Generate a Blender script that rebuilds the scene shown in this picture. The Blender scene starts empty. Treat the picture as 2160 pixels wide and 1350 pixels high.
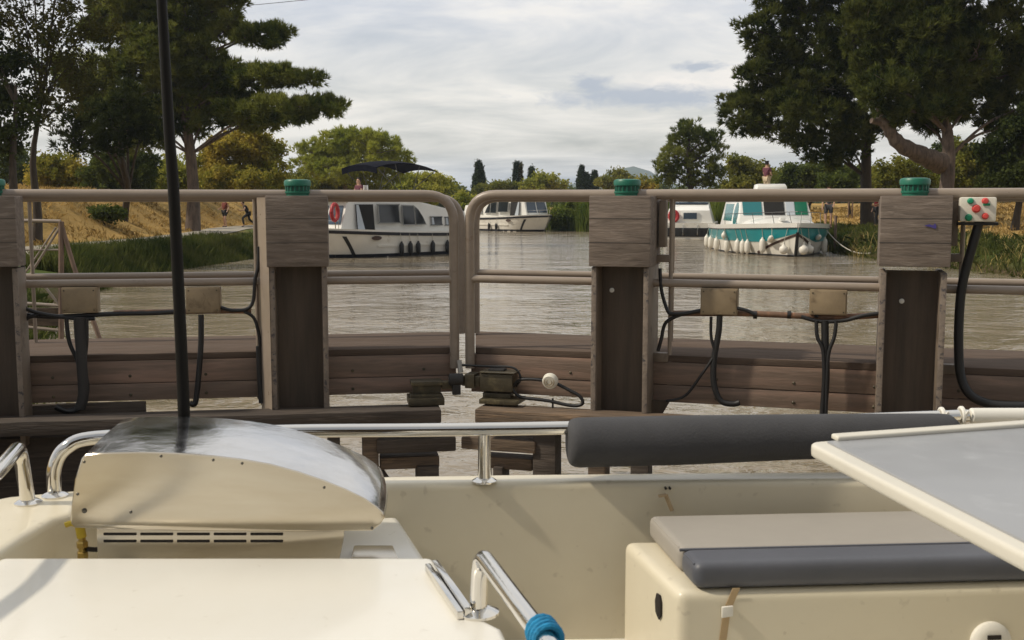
import bpy, bmesh, math, random
import numpy as np
from mathutils import Vector, Matrix
R_ = math.radians
scene = bpy.context.scene
COL = scene.collection
rng = np.random.default_rng(11)
random.seed(11)

# ------------------------------------------------------------------ camera
FPX = 2280.0
ZC = 2.2
PITCH = math.atan(245 / FPX)
cam_d = bpy.data.cameras.new('camera')
cam = bpy.data.objects.new('camera', cam_d)
COL.objects.link(cam)
scene.camera = cam
cam_d.sensor_width = 36.0
cam_d.lens = 36.0 * FPX / 2160
cam_d.clip_start = 0.05
cam_d.clip_end = 20000
cam.location = (0, 0, ZC)
cam.rotation_euler = (math.pi / 2 - PITCH, 0, 0)
cam_d.dof.use_dof = True
cam_d.dof.focus_distance = 7.5
cam_d.dof.aperture_fstop = 13.0

# ------------------------------------------------------------------ sun, sky, exposure
SUN_DIR = Vector((-0.80, -0.10, 0.80)).normalized()
sun_el = math.asin(SUN_DIR.z)
sun_d = bpy.data.lights.new('sun', 'SUN')
sun_d.energy = 3.2
sun_d.angle = R_(3.0)
sun_d.color = (1.0, 0.90, 0.74)
sun = bpy.data.objects.new('sun', sun_d)
COL.objects.link(sun)
sun.location = (-30, 5, 40)
sun.rotation_euler = SUN_DIR.to_track_quat('Z', 'Y').to_euler()

vs = scene.view_settings
vs.view_transform = 'Standard'
vs.look = 'None'
vs.gamma = 1.0
vs.exposure = 0.0
scene.cycles.max_bounces = 8
scene.cycles.transparent_max_bounces = 16
scene.cycles.use_denoising = True
scene.cycles.volume_bounces = 0

world = bpy.data.worlds.new('World')
scene.world = world
world.use_nodes = True
SKY_STRENGTH = 0.10


class NT:
    """small helper round a node tree"""
    def __init__(s, tree):
        s.t = tree

    def n(s, typ, **kw):
        nd = s.t.nodes.new(typ)
        for k, v in kw.items():
            if k.startswith('i_'):
                nd.inputs[int(k[2:]) if k[2:].isdigit() else k[2:].replace('_', ' ')].default_value = v
            else:
                setattr(nd, k, v)
        return nd

    def l(s, a, b):
        s.t.links.new(a, b)

    def math(s, op, a, b=None, c=None, clamp=False):
        nd = s.t.nodes.new('ShaderNodeMath')
        nd.operation = op
        nd.use_clamp = clamp
        for i, x in enumerate((a, b, c)):
            if x is None:
                continue
            if isinstance(x, (int, float)):
                nd.inputs[i].default_value = x
            else:
                s.l(x, nd.inputs[i])
        return nd.outputs[0]

    def mix(s, fac, a, b):
        nd = s.t.nodes.new('ShaderNodeMix')
        nd.data_type = 'RGBA'
        for i, x in ((0, fac), (6, a), (7, b)):
            if isinstance(x, (int, float)):
                nd.inputs[i].default_value = x
            elif isinstance(x, tuple):
                nd.inputs[i].default_value = x if len(x) == 4 else (*x, 1)
            else:
                s.l(x, nd.inputs[i])
        return nd.outputs[2]

    def ramp(s, fac, stops):
        nd = s.t.nodes.new('ShaderNodeValToRGB')
        while len(nd.color_ramp.elements) < len(stops):
            nd.color_ramp.elements.new(0.5)
        for e, (p, c) in zip(nd.color_ramp.elements, stops):
            e.position = p
            e.color = (c, c, c, 1) if isinstance(c, (int, float)) else (*c, 1)
        s.l(fac, nd.inputs[0])
        return nd.outputs[0]

    def noise(s, vec, scale, detail=4, rough=0.55, dist=0.0):
        nd = s.t.nodes.new('ShaderNodeTexNoise')
        nd.inputs['Scale'].default_value = scale
        nd.inputs['Detail'].default_value = detail
        nd.inputs['Roughness'].default_value = rough
        nd.inputs['Distortion'].default_value = dist
        if vec is not None:
            s.l(vec, nd.inputs['Vector'])
        return nd.outputs['Fac']

    def mapping(s, vec, scale=(1, 1, 1), loc=(0, 0, 0), rot=(0, 0, 0)):
        nd = s.t.nodes.new('ShaderNodeMapping')
        nd.inputs['Scale'].default_value = scale
        nd.inputs['Location'].default_value = loc
        nd.inputs['Rotation'].default_value = rot
        s.l(vec, nd.inputs['Vector'])
        return nd.outputs[0]


def build_world():
    w = NT(world.node_tree)
    w.t.nodes.clear()
    out = w.n('ShaderNodeOutputWorld')
    bg = w.n('ShaderNodeBackground')
    bg.inputs['Strength'].default_value = SKY_STRENGTH
    w.l(bg.outputs[0], out.inputs[0])
    sky = w.n('ShaderNodeTexSky')
    sky.sky_type = 'NISHITA'
    sky.sun_disc = False
    sky.sun_elevation = sun_el
    sky.sun_rotation = math.atan2(SUN_DIR.x, SUN_DIR.y)
    sky.air_density = 1.0
    sky.dust_density = 2.0
    tc = w.n('ShaderNodeTexCoord')
    sep = w.n('ShaderNodeSeparateXYZ')
    w.l(tc.outputs['Generated'], sep.inputs[0])
    x, y, z = sep.outputs
    zc = w.math('MAXIMUM', z, 0.0)
    # cloud layer seen in perspective: direction divided by height
    den = w.math('ADD', zc, 0.06)
    u = w.math('DIVIDE', x, den)
    v = w.math('DIVIDE', y, den)
    comb = w.n('ShaderNodeCombineXYZ')
    w.l(u, comb.inputs[0])
    w.l(v, comb.inputs[1])
    cv = comb.outputs[0]
    n1 = w.noise(w.mapping(cv, (0.75, 0.62, 1), (3.1, 7.4, 0), (0, 0, 0.25)), 1.0, 7, 0.6, 0.5)
    n2 = w.noise(w.mapping(cv, (0.23, 0.18, 1), (9.3, 1.2, 0)), 1.0, 4, 0.5)
    dens = w.math('ADD', w.math('MULTIPLY', n1, 0.6), w.math('MULTIPLY', n2, 0.4))
    cover = w.ramp(dens, [(0.33, 0.45), (0.54, 1.0)])
    # clouds: cream where thin and lit, blue-grey where deep
    K = 1.30 / SKY_STRENGTH
    el = w.ramp(zc, [(0.0, (0.50 * K, 0.57 * K, 0.66 * K)), (0.022, (0.54 * K, 0.60 * K, 0.69 * K)),
                     (0.050, (0.74 * K, 0.715 * K, 0.655 * K)), (0.10, (0.71 * K, 0.70 * K, 0.675 * K)),
                     (0.17, (0.58 * K, 0.61 * K, 0.68 * K)), (0.5, (0.46 * K, 0.52 * K, 0.63 * K))])
    nodes_clamp = w.ramp(n1, [(0.34, 0.15), (0.72, 1.0)])
    cream = w.mix(nodes_clamp, el, (0.78 * K, 0.745 * K, 0.68 * K, 1))
    skyc = w.n('ShaderNodeVectorMath', operation='SCALE')
    w.l(sky.outputs[0], skyc.inputs[0])
    skyc.inputs['Scale'].default_value = 0.85
    col = w.mix(cover, skyc.outputs[0], cream)
    # the low cumulus with a grey base, in the distance on the right
    yy = w.math('MAXIMUM', y, 0.05)
    az = w.math('DIVIDE', x, yy)
    ev = w.math('DIVIDE', z, yy)
    c2 = w.n('ShaderNodeCombineXYZ')
    w.l(az, c2.inputs[0])
    w.l(ev, c2.inputs[1])
    n3 = w.noise(w.mapping(c2.outputs[0], (34, 85, 1)), 1.0, 6, 0.68, 0.5)
    front = w.math('GREATER_THAN', y, 0.3)

    def puff(cx, cy, rx, ry, amp=1.3):
        a = w.math('DIVIDE', w.math('SUBTRACT', az, cx), rx)
        b = w.math('DIVIDE', w.math('SUBTRACT', ev, cy), ry)
        d = w.math('SQRT', w.math('ADD', w.math('MULTIPLY', a, a), w.math('MULTIPLY', b, b)))
        e = w.math('ADD', d, w.math('MULTIPLY', w.math('SUBTRACT', n3, 0.5), amp))
        return w.math('MULTIPLY', w.ramp(e, [(0.35, 1.0), (1.15, 0.0)]), front)
    top = w.math('MAXIMUM', puff(0.150, 0.1065, 0.062, 0.016, 1.5), puff(0.205, 0.110, 0.05, 0.018, 1.5))
    col = w.mix(w.math('MULTIPLY', top, 0.9), col, (0.78 * K, 0.74 * K, 0.69 * K, 1))
    base = w.math('MAXIMUM', puff(0.125, 0.0965, 0.120, 0.013, 1.5), puff(0.073, 0.1065, 0.024, 0.012, 1.8))
    base = w.math('MAXIMUM', base, puff(0.168, 0.124, 0.030, 0.006, 2.4))
    col = w.mix(w.math('MULTIPLY', base, 0.92), col, (0.38 * K, 0.42 * K, 0.48 * K, 1))
    # dimming added to the unseen rear half of the sky to cut frontal fill
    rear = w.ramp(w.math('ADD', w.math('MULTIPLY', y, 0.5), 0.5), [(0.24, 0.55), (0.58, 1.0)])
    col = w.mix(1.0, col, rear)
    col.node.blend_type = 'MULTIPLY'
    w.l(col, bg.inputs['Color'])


build_world()

# ------------------------------------------------------------------ pixel of the 2160x1350 photo -> world point
CAMP = Vector((0, 0, ZC))
_F = Vector((0, math.cos(PITCH), -math.sin(PITCH)))
_U = Vector((0, math.sin(PITCH), math.cos(PITCH)))


def ray(px, py):
    return _F + Vector((1, 0, 0)) * ((px - 1080) / FPX) + _U * ((675 - py) / FPX)


def at(px, py, Y):
    r = ray(px, py)
    return CAMP + r * (Y / r.y)


def gz(px, py, z):
    r = ray(px, py)
    return CAMP + r * ((z - ZC) / r.z)


def onp(px, py, p0, n):
    r = ray(px, py)
    return CAMP + r * ((p0 - CAMP).dot(n) / r.dot(n))


# ------------------------------------------------------------------ mesh helpers
class MB:
    def __init__(s):
        s.v, s.f = [], []

    def add(s, vs_, fs_):
        o = len(s.v)
        s.v += [tuple(p) for p in vs_]
        s.f += [tuple(i + o for i in f) for f in fs_]
        return s

    def hexa(s, p):
        """8 points: bottom ring 0-3, top ring 4-7"""
        return s.add(p, [(3, 2, 1, 0), (4, 5, 6, 7), (0, 1, 5, 4), (1, 2, 6, 5), (2, 3, 7, 6), (3, 0, 4, 7)])

    def box(s, x0, x1, y0, y1, z0, z1, M=None):
        p = [Vector(q) for q in ((x0, y0, z0), (x1, y0, z0), (x1, y1, z0), (x0, y1, z0),
                                 (x0, y0, z1), (x1, y0, z1), (x1, y1, z1), (x0, y1, z1))]
        if M is not None:
            p = [M @ q if isinstance(M, Matrix) else M(q) for q in p]
        return s.hexa(p)

    def prism(s, poly, vec):
        n = len(poly)
        vec = Vector(vec)
        a = [Vector(p) for p in poly]
        vs_ = a + [p + vec for p in a]
        fs_ = [tuple(range(n))[::-1], tuple(range(n, 2 * n))]
        fs_ += [(i, (i + 1) % n, (i + 1) % n + n, i + n) for i in range(n)]
        return s.add(vs_, fs_)

    def loft(s, rings, closed=True, cap=True):
        n = len(rings[0])
        vs_ = [p for r in rings for p in r]
        fs_ = []
        m = n if closed else n - 1
        for k in range(len(rings) - 1):
            for i in range(m):
                j = (i + 1) % n
                fs_.append((k * n + i, k * n + j, (k + 1) * n + j, (k + 1) * n + i))
        if cap:
            fs_.append(tuple(range(n))[::-1])
            fs_.append(tuple((len(rings) - 1) * n + i for i in range(n)))
        return s.add(vs_, fs_)

    def tube(s, path, r, seg=10, cap=True):
        path = [Vector(p) for p in path]
        rs = r if isinstance(r, (list, tuple)) else [r] * len(path)
        rings = []
        t0 = (path[1] - path[0]).normalized()
        up = Vector((0, 0, 1)) if abs(t0.z) < 0.9 else Vector((0, 1, 0))
        a = t0.cross(up).normalized()
        for i, p in enumerate(path):
            if i == 0:
                t = path[1] - path[0]
            elif i == len(path) - 1:
                t = path[-1] - path[-2]
            else:
                t = (path[i + 1] - p).normalized() + (p - path[i - 1]).normalized()
            t = t.normalized()
            a = (a - t * a.dot(t))
            a = a.normalized() if a.length > 1e-6 else t.orthogonal().normalized()
            b = t.cross(a)
            rings.append([p + (a * math.cos(2 * math.pi * k / seg) + b * math.sin(2 * math.pi * k / seg)) * rs[i]
                          for k in range(seg)])
        return s.loft(rings, True, cap)

    def lathe(s, prof, origin, axis=(0, 0, 1), seg=20):
        o = Vector(origin)
        q = Vector(axis).normalized().to_track_quat('Z', 'Y').to_matrix()
        rings = []
        for r, h in prof:
            rings.append([o + q @ Vector((r * math.cos(2 * math.pi * k / seg), r * math.sin(2 * math.pi * k / seg), h))
                          for k in range(seg)])
        return s.loft(rings, True, True)

    def patch(s, grid):
        n = len(grid[0])
        vs_ = [p for r in grid for p in r]
        fs_ = [(a * n + b, a * n + b + 1, (a + 1) * n + b + 1, (a + 1) * n + b)
               for a in range(len(grid) - 1) for b in range(n - 1)]
        return s.add(vs_, fs_)

    def build(s, name, mat, parent=None, org=None, bevel=0.0, bseg=2, ang=38, fix=True, sub=0):
        me = bpy.data.meshes.new(name)
        o_ = Vector((0, 0, 0)) if org is None else Vector(org)
        me.from_pydata([Vector(p) - o_ for p in s.v], [], s.f)
        bm = bmesh.new()
        bm.from_mesh(me)
        bmesh.ops.remove_doubles(bm, verts=bm.verts, dist=1e-5)
        if fix:
            bmesh.ops.recalc_face_normals(bm, faces=bm.faces)
        if bevel:
            es = [e for e in bm.edges if len(e.link_faces) == 2 and e.calc_face_angle(0) > R_(25)]
            bmesh.ops.bevel(bm, geom=es, offset=bevel, segments=bseg, profile=0.6, affect='EDGES', clamp_overlap=True)
        if sub:
            bmesh.ops.subdivide_edges(bm, edges=bm.edges, cuts=sub, use_grid_fill=True)
        bm.to_mesh(me)
        bm.free()
        me.polygons.foreach_set('use_smooth', [True] * len(me.polygons))
        me.set_sharp_from_angle(angle=R_(ang))
        me.materials.append(mat)
        ob = bpy.data.objects.new(name, me)
        COL.objects.link(ob)
        if parent is not None:
            ob.parent = parent
        return ob


def fillet(pts, r, n=6):
    """round the inner corners of a polyline"""
    pts = [Vector(p) for p in pts]
    out = [pts[0]]
    for i in range(1, len(pts) - 1):
        p = pts[i]
        a, b = pts[i - 1] - p, pts[i + 1] - p
        rr = min(r, a.length * 0.49, b.length * 0.49)
        A, B = p + a.normalized() * rr, p + b.normalized() * rr
        for k in range(n + 1):
            t = k / n
            out.append(A * (1 - t) ** 2 + p * 2 * t * (1 - t) + B * t * t)
    out.append(pts[-1])
    return out


def smooth_path(pts, n=6):
    pts = [Vector(p) for p in pts]
    q = [pts[0]] + pts + [pts[-1]]
    out = []
    for i in range(1, len(q) - 2):
        for k in range(n):
            t = k / n
            p0, p1, p2, p3 = q[i - 1], q[i], q[i + 1], q[i + 2]
            out.append(0.5 * ((2 * p1) + (p2 - p0) * t + (2 * p0 - 5 * p1 + 4 * p2 - p3) * t * t
                              + (3 * p1 - p0 - 3 * p2 + p3) * t ** 3))
    out.append(pts[-1])
    return out


def tag(o, label=None, cat=None, group=None, kind=None):
    if label:
        o['label'] = label
    if cat:
        o['category'] = cat
    if group:
        o['group'] = group
    if kind:
        o['kind'] = kind
    return o


def thing(name, label, cat, loc=(0, 0, 0), rz=0.0, group=None):
    o = bpy.data.objects.new(name, None)
    o.empty_display_size = 0.2
    COL.objects.link(o)
    o.location = loc
    o.rotation_euler = (0, 0, rz)
    return tag(o, label, cat, group)


def fast_mesh(name, V, F, mat, parent=None, org=(0, 0, 0)):
    """V (n,3) array, F (m,k) array, all faces of the same size"""
    V = np.asarray(V, dtype=np.float32) - np.asarray(org, dtype=np.float32)
    F = np.asarray(F, dtype=np.int32)
    me = bpy.data.meshes.new(name)
    me.vertices.add(len(V))
    me.vertices.foreach_set('co', V.ravel())
    m, k = F.shape
    me.loops.add(m * k)
    me.loops.foreach_set('vertex_index', F.ravel())
    me.polygons.add(m)
    me.polygons.foreach_set('loop_start', np.arange(0, m * k, k, dtype=np.int32))
    me.update(calc_edges=True)
    me.materials.append(mat)
    ob = bpy.data.objects.new(name, me)
    COL.objects.link(ob)
    if parent is not None:
        ob.parent = parent
    return ob


# ------------------------------------------------------------------ materials
def M(name, col, rough=0.5, metal=0.0, var=0.0, vscale=4.0, stretch=(1, 1, 1), bump=0.0, bscale=60.0,
      col2=None, c2lo=0.5, c2hi=0.65, c2scale=3.0, spec=0.5, coat=0.0, rvar=0.0, world=False, speck=None):
    m = bpy.data.materials.new(name)
    m.use_nodes = True
    t = NT(m.node_tree)
    b = t.t.nodes['Principled BSDF']
    b.inputs['Roughness'].default_value = rough
    b.inputs['Metallic'].default_value = metal
    b.inputs['Specular IOR Level'].default_value = spec
    b.inputs['Coat Weight'].default_value = coat
    b.inputs['Coat Roughness'].default_value = 0.08
    if world:
        vec = t.n('ShaderNodeNewGeometry').outputs['Position']
    else:
        vec = t.n('ShaderNodeTexCoord').outputs['Object']
    vec = t.mapping(vec, stretch)
    c = (*col, 1)
    nz = t.noise(vec, vscale, 6, 0.62, 0.2)
    if var:
        lo = tuple(max(0, x * (1 - var)) for x in col)
        hi = tuple(min(1, x * (1 + var)) for x in col)
        c = t.ramp(nz, [(0.28, lo), (0.72, hi)])
    if col2:
        n2 = t.noise(t.mapping(vec, (1, 1, 1), (5, 9, 2)), c2scale, 6, 0.65, 0.4)
        f = t.ramp(n2, [(c2lo, 0.0), (c2hi, 1.0)])
        c = t.mix(f, c, (*col2, 1))
    if speck:
        sc_, lo_, hi_, amt_, cs_ = speck
        n3 = t.noise(t.mapping(vec, (1, 1, 1), (2, 4, 8)), sc_, 3, 0.5)
        c = t.mix(t.ramp(n3, [(lo_, 0.0), (hi_, amt_)]), c, (*cs_, 1))
    if isinstance(c, tuple):
        b.inputs['Base Color'].default_value = c
    else:
        t.l(c, b.inputs['Base Color'])
    if rvar:
        rr = t.ramp(nz, [(0.3, max(0.02, rough - rvar)), (0.7, min(1, rough + rvar))])
        t.l(rr, b.inputs['Roughness'])
    if bump:
        bp = t.n('ShaderNodeBump')
        bp.inputs['Strength'].default_value = bump
        bp.inputs['Distance'].default_value = 0.01
        t.l(t.noise(vec, bscale, 5, 0.6), bp.inputs['Height'])
        t.l(bp.outputs[0], b.inputs['Normal'])
    return m


def leaf_mat(name, col, col2, trans=0.35, cl=0.5, island=0.5):
    """foliage: each leaf its own shade, clumps drift between two colours"""
    m = bpy.data.materials.new(name)
    m.use_nodes = True
    t = NT(m.node_tree)
    t.t.nodes.clear()
    out = t.n('ShaderNodeOutputMaterial')
    geo = t.n('ShaderNodeNewGeometry')
    nz = t.noise(geo.outputs['Position'], cl, 3, 0.6)
    f = t.math('ADD', t.ramp(nz, [(0.35, 0.0), (0.65, 1.0)]),
               t.math('MULTIPLY', t.math('SUBTRACT', geo.outputs['Random Per Island'], 0.5), island), clamp=True)
    c = t.mix(f, (*col, 1), (*col2, 1))
    d = t.n('ShaderNodeBsdfDiffuse')
    tr = t.n('ShaderNodeBsdfTranslucent')
    t.l(c, d.inputs[0])
    t.l(c, tr.inputs[0])
    mx = t.n('ShaderNodeMixShader')
    mx.inputs[0].default_value = trans
    t.l(d.outputs[0], mx.inputs[1])
    t.l(tr.outputs[0], mx.inputs[2])
    t.l(mx.outputs[0], out.inputs[0])
    return m
# ------------------------------------------------------------------ terrain and water
LEFT = [(-4.4, -60), (-4.4, 8.0), (-5.2, 12), (-7.9, 18.6), (-9.9, 23), (-11.8, 33), (-10.7, 44), (-11.6, 55),
        (-13.4, 66), (-12, 78), (-8.5, 88), (-6.0, 96), (-12, 118), (-40, 150), (-90, 175)]
RIGHT = [(3.9, -60), (3.9, 6.4), (6.5, 10), (10.5, 17), (15.4, 32), (14.4, 45), (15.2, 60), (14.2, 72), (9.0, 83.5),
         (5.4, 86), (3.9, 89), (2.0, 96), (-1.5, 106), (-6, 124), (-30, 158), (-80, 190)]
POLY = np.array(LEFT + RIGHT[::-1], dtype=np.float64)


def seg_dist(px, py, line):
    d = np.full(px.shape, 1e9)
    for (x0, y0), (x1, y1) in zip(line[:-1], line[1:]):
        dx, dy = x1 - x0, y1 - y0
        t = np.clip(((px - x0) * dx + (py - y0) * dy) / (dx * dx + dy * dy), 0, 1)
        d = np.minimum(d, np.hypot(px - x0 - t * dx, py - y0 - t * dy))
    return d


def bank(px, py):
    """signed distance to the water's edge (+ on land) and True where the left bank is nearer"""
    px, py = np.asarray(px, float), np.asarray(py, float)
    dl, dr = seg_dist(px, py, LEFT), seg_dist(px, py, RIGHT)
    inside = np.zeros(px.shape, bool)
    n = len(POLY)
    for i in range(n):
        x0, y0 = POLY[i]
        x1, y1 = POLY[(i + 1) % n]
        c = ((y0 > py) != (y1 > py)) & (px < (x1 - x0) * (py - y0) / (y1 - y0 + 1e-12) + x0)
        inside ^= c
    d = np.minimum(dl, dr)
    return np.where(inside, -d, d), dl < dr


def lump(x, y, s, seed=0):
    return (np.sin(x / s + seed) * np.sin(y / s * 1.13 + seed * 2.1) + 0.6 * np.sin(x / s * 2.3 + y / s * 1.7 + seed)
            + 0.4 * np.sin(x / s * 4.1 - y / s * 3.3)) / 2.0


def ground_z(px, py):
    px, py = np.asarray(px, float), np.asarray(py, float)
    d, left = bank(px, py)
    top = 1.0 + 1.85 * np.clip((py - 14) / 14, 0, 1) * np.clip((100 - py) / 22, 0, 1)
    zl = np.interp(d, [-3, 0, .7, 2.4, 4.5], [-1.6, -.15, .50, .72, .78])
    k = np.clip((d - 4.5) / 5.5, 0, 1)
    zl = zl + (top - .78) * k * k * (3 - 2 * k) * (d > 4.5)
    zr = np.interp(d, [-3, 0, .7, 2.5, 8, 22], [-1.6, -.15, .55, .95, 1.5, 2.2])
    z = np.where(left, zl, zr)
    z = np.where(d > 0.5, z + 0.07 * lump(px, py, 1.7, 1.0) * np.clip(d - .5, 0, 1) * (~(left & (d > 2.2) & (d < 4.6))), z)
    far = np.clip((np.hypot(px, py) - 110) / 100, 0, 1)
    z = np.where(d > 0, z * (1 - far) + 0.9 * far, z)
    lock = (py < 9) & (d > 0)
    z = np.where(lock, np.minimum(np.maximum(z, 0.85), 1.05), z)
    return z


def axis(lo, hi, step, far):
    a = list(np.arange(lo, hi + step / 2, step))
    s, x = step, a[-1]
    while x < far:
        s *= 1.28
        x += s
        a.append(x)
    s, x = step, a[0]
    while x > -far:
        s *= 1.28
        x -= s
        a.insert(0, x)
    return np.array(a)


def ground_material():
    m = bpy.data.materials.new('dry_grass_ground')
    m.use_nodes = True
    t = NT(m.node_tree)
    b = t.t.nodes['Principled BSDF']
    b.inputs['Roughness'].default_value = 0.95
    b.inputs['Specular IOR Level'].default_value = 0.1
    pos = t.n('ShaderNodeNewGeometry').outputs['Position']
    at_ = t.n('ShaderNodeAttribute', attribute_name='bank_distance').outputs['Fac']
    n1 = t.noise(pos, 0.35, 5, 0.65)
    n2 = t.noise(pos, 3.0, 5, 0.7)
    yel = t.mix(n2, (0.33, 0.205, 0.065, 1), (0.48, 0.32, 0.115, 1))
    yel = t.mix(t.ramp(n1, [(0.45, 0.0), (0.62, 0.8)]), yel, (0.17, 0.125, 0.045, 1))
    grn = t.mix(n2, (0.045, 0.075, 0.018, 1), (0.11, 0.13, 0.03, 1))
    f = t.math('ADD', at_, t.math('MULTIPLY', t.math('SUBTRACT', n1, 0.5), 5.0))
    f = t.ramp(t.math('DIVIDE', f, 10.0), [(0.20, 0.0), (0.36, 1.0)])
    c = t.mix(f, grn, yel)
    mud = t.ramp(t.math('DIVIDE', at_, 10.0), [(0.02, 1.0), (0.07, 0.0)])
    c = t.mix(mud, c, (0.085, 0.06, 0.035, 1))
    t.l(c, b.inputs['Base Color'])
    bp = t.n('ShaderNodeBump')
    bp.inputs['Strength'].default_value = 0.8
    bp.inputs['Distance'].default_value = 0.15
    t.l(n2, bp.inputs['Height'])
    t.l(bp.outputs[0], b.inputs['Normal'])
    return m


def build_ground():
    xs = axis(-46, 46, 0.55, 9000)
    ys = axis(0, 110, 0.55, 9000)
    X, Y = np.meshgrid(xs, ys)
    Z = ground_z(X, Y)
    nx, ny = len(xs), len(ys)
    V = np.stack([X.ravel(), Y.ravel(), Z.ravel()], 1)
    i = np.arange(nx * ny).reshape(ny, nx)
    F = np.stack([i[:-1, :-1].ravel(), i[:-1, 1:].ravel(), i[1:, 1:].ravel(), i[1:, :-1].ravel()], 1)
    ob = fast_mesh('ground', V, F, ground_material())
    ob.data.polygons.foreach_set('use_smooth', [True] * len(F))
    d, _ = bank(X.ravel(), Y.ravel())
    a = ob.data.attributes.new('bank_distance', 'FLOAT', 'POINT')
    a.data.foreach_set('value', np.clip(d, -5, 50).astype(np.float32))
    tag(ob, 'dry yellow grass banks on both sides of the canal', 'ground', kind='structure')
    # towpath on the left bank, laid a little above the ground
    path_m = M('gravel', (0.30, 0.27, 0.22), 0.95, var=0.25, vscale=6, world=True, bump=0.4, bscale=30)
    ctr = []
    Lp = np.array(LEFT[4:11], float)
    seg = np.diff(Lp, axis=0)
    ln = np.concatenate([[0], np.cumsum(np.hypot(seg[:, 0], seg[:, 1]))])
    for s_ in np.arange(0, ln[-1], 1.0):
        x, y = np.interp(s_, ln, Lp[:, 0]), np.interp(s_, ln, Lp[:, 1])
        ctr.append((x, y))
    ctr = np.array(ctr)
    k = np.ones(9) / 9
    cp = np.pad(ctr, ((4, 4), (0, 0)), 'edge')
    sm = np.stack([np.convolve(cp[:, j], k, 'valid') for j in (0, 1)], 1)
    tg = np.gradient(sm, axis=0)
    tg /= np.linalg.norm(tg, axis=1, keepdims=True)
    nl = np.stack([-tg[:, 1], tg[:, 0]], 1)
    grid = []
    for p, nn in zip(sm, nl):
        row = []
        for off in (2.5, 3.0, 3.5, 4.0, 4.5):
            q = p + nn * off
            row.append((q[0], q[1], float(ground_z(q[0], q[1])) + 0.03))
        grid.append(row)
    mb = MB().patch(grid)
    pb = mb.build('path', path_m)
    tag(pb, 'pale gravel towpath along the left bank', 'path', kind='structure')


def water_material():
    m = bpy.data.materials.new('canal_water')
    m.use_nodes = True
    t = NT(m.node_tree)
    b = t.t.nodes['Principled BSDF']
    pos = t.n('ShaderNodeNewGeometry').outputs['Position']
    n0 = t.noise(pos, 0.12, 3, 0.5)
    c = t.mix(n0, (0.225, 0.178, 0.115, 1), (0.285, 0.240, 0.175, 1))
    t.l(c, b.inputs['Base Color'])
    b.inputs['Roughness'].default_value = 0.05
    b.inputs['IOR'].default_value = 1.33
    w1 = t.noise(t.mapping(pos, (0.75, 1.0, 1), rot=(0, 0, 0.2)), 1.5, 3, 0.55, 0.5)
    w2 = t.noise(t.mapping(pos, (0.8, 1.0, 1), rot=(0, 0, -0.25)), 4.6, 3, 0.6, 0.6)
    w3 = t.noise(t.mapping(pos, (1, 1.5, 1)), 0.22, 2, 0.5)
    h = t.math('ADD', t.math('MULTIPLY', w1, 0.9), t.math('MULTIPLY', w2, 0.30))
    h = t.math('MULTIPLY', h, t.math('MAXIMUM', t.math('SUBTRACT', t.math('MULTIPLY', w3, 2.6), 0.45), 0.28))
    bp = t.n('ShaderNodeBump')
    bp.inputs['Strength'].default_value = 1.0
    bp.inputs['Distance'].default_value = 0.115
    t.l(h, bp.inputs['Height'])
    t.l(bp.outputs[0], b.inputs['Normal'])
    return m


def build_water():
    xs = np.linspace(-130, 60, 60)
    ys = np.linspace(-60, 210, 80)
    X, Y = np.meshgrid(xs, ys)
    V = np.stack([X.ravel(), Y.ravel(), np.zeros(X.size)], 1)
    i = np.arange(X.size).reshape(80, 60)
    F = np.stack([i[:-1, :-1].ravel(), i[:-1, 1:].ravel(), i[1:, 1:].ravel(), i[1:, :-1].ravel()], 1)
    ob = fast_mesh('water', V, F, water_material())
    tag(ob, 'rippled muddy brown canal water', 'water', kind='structure')


build_ground()
build_water()


def build_hills():
    m = M('hill_scrub', (0.06, 0.085, 0.045), 0.95, var=0.3, vscale=0.004, world=True, spec=0.05)
    V, F = [], []
    n = 150
    az = np.linspace(-1.1, 1.1, n)
    D = 2600.0
    prof = [0, .45, .8, 1.0, .8, 0]
    dd = [-450, -250, -110, 0, 150, 450]
    for a in az:
        px = 1080 + FPX * math.tan(a)
        hpx = 26 + 10 * math.sin(px / 170 + 0.4) + 9 * math.sin(px / 71 + 2) + 4 * math.sin(px / 23)
        hpx += 33 * math.exp(-((px - 1335) / 95) ** 2) + 9 * math.exp(-((px - 985) / 70) ** 2)
        h = max(20, hpx) * D / FPX
        for q, e in zip(prof, dd):
            V.append(((D + e) * math.sin(a), (D + e) * math.cos(a), h * q - 1.0))
    k = len(prof)
    F = [(i * k + j, (i + 1) * k + j, (i + 1) * k + j + 1, i * k + j + 1) for i in range(n - 1) for j in range(k - 1)]
    ob = fast_mesh('hills', V, F, m)
    ob.data.polygons.foreach_set('use_smooth', [True] * len(F))
    tag(ob, 'low blue hills on the horizon', 'hills', kind='structure')


build_hills()

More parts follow.
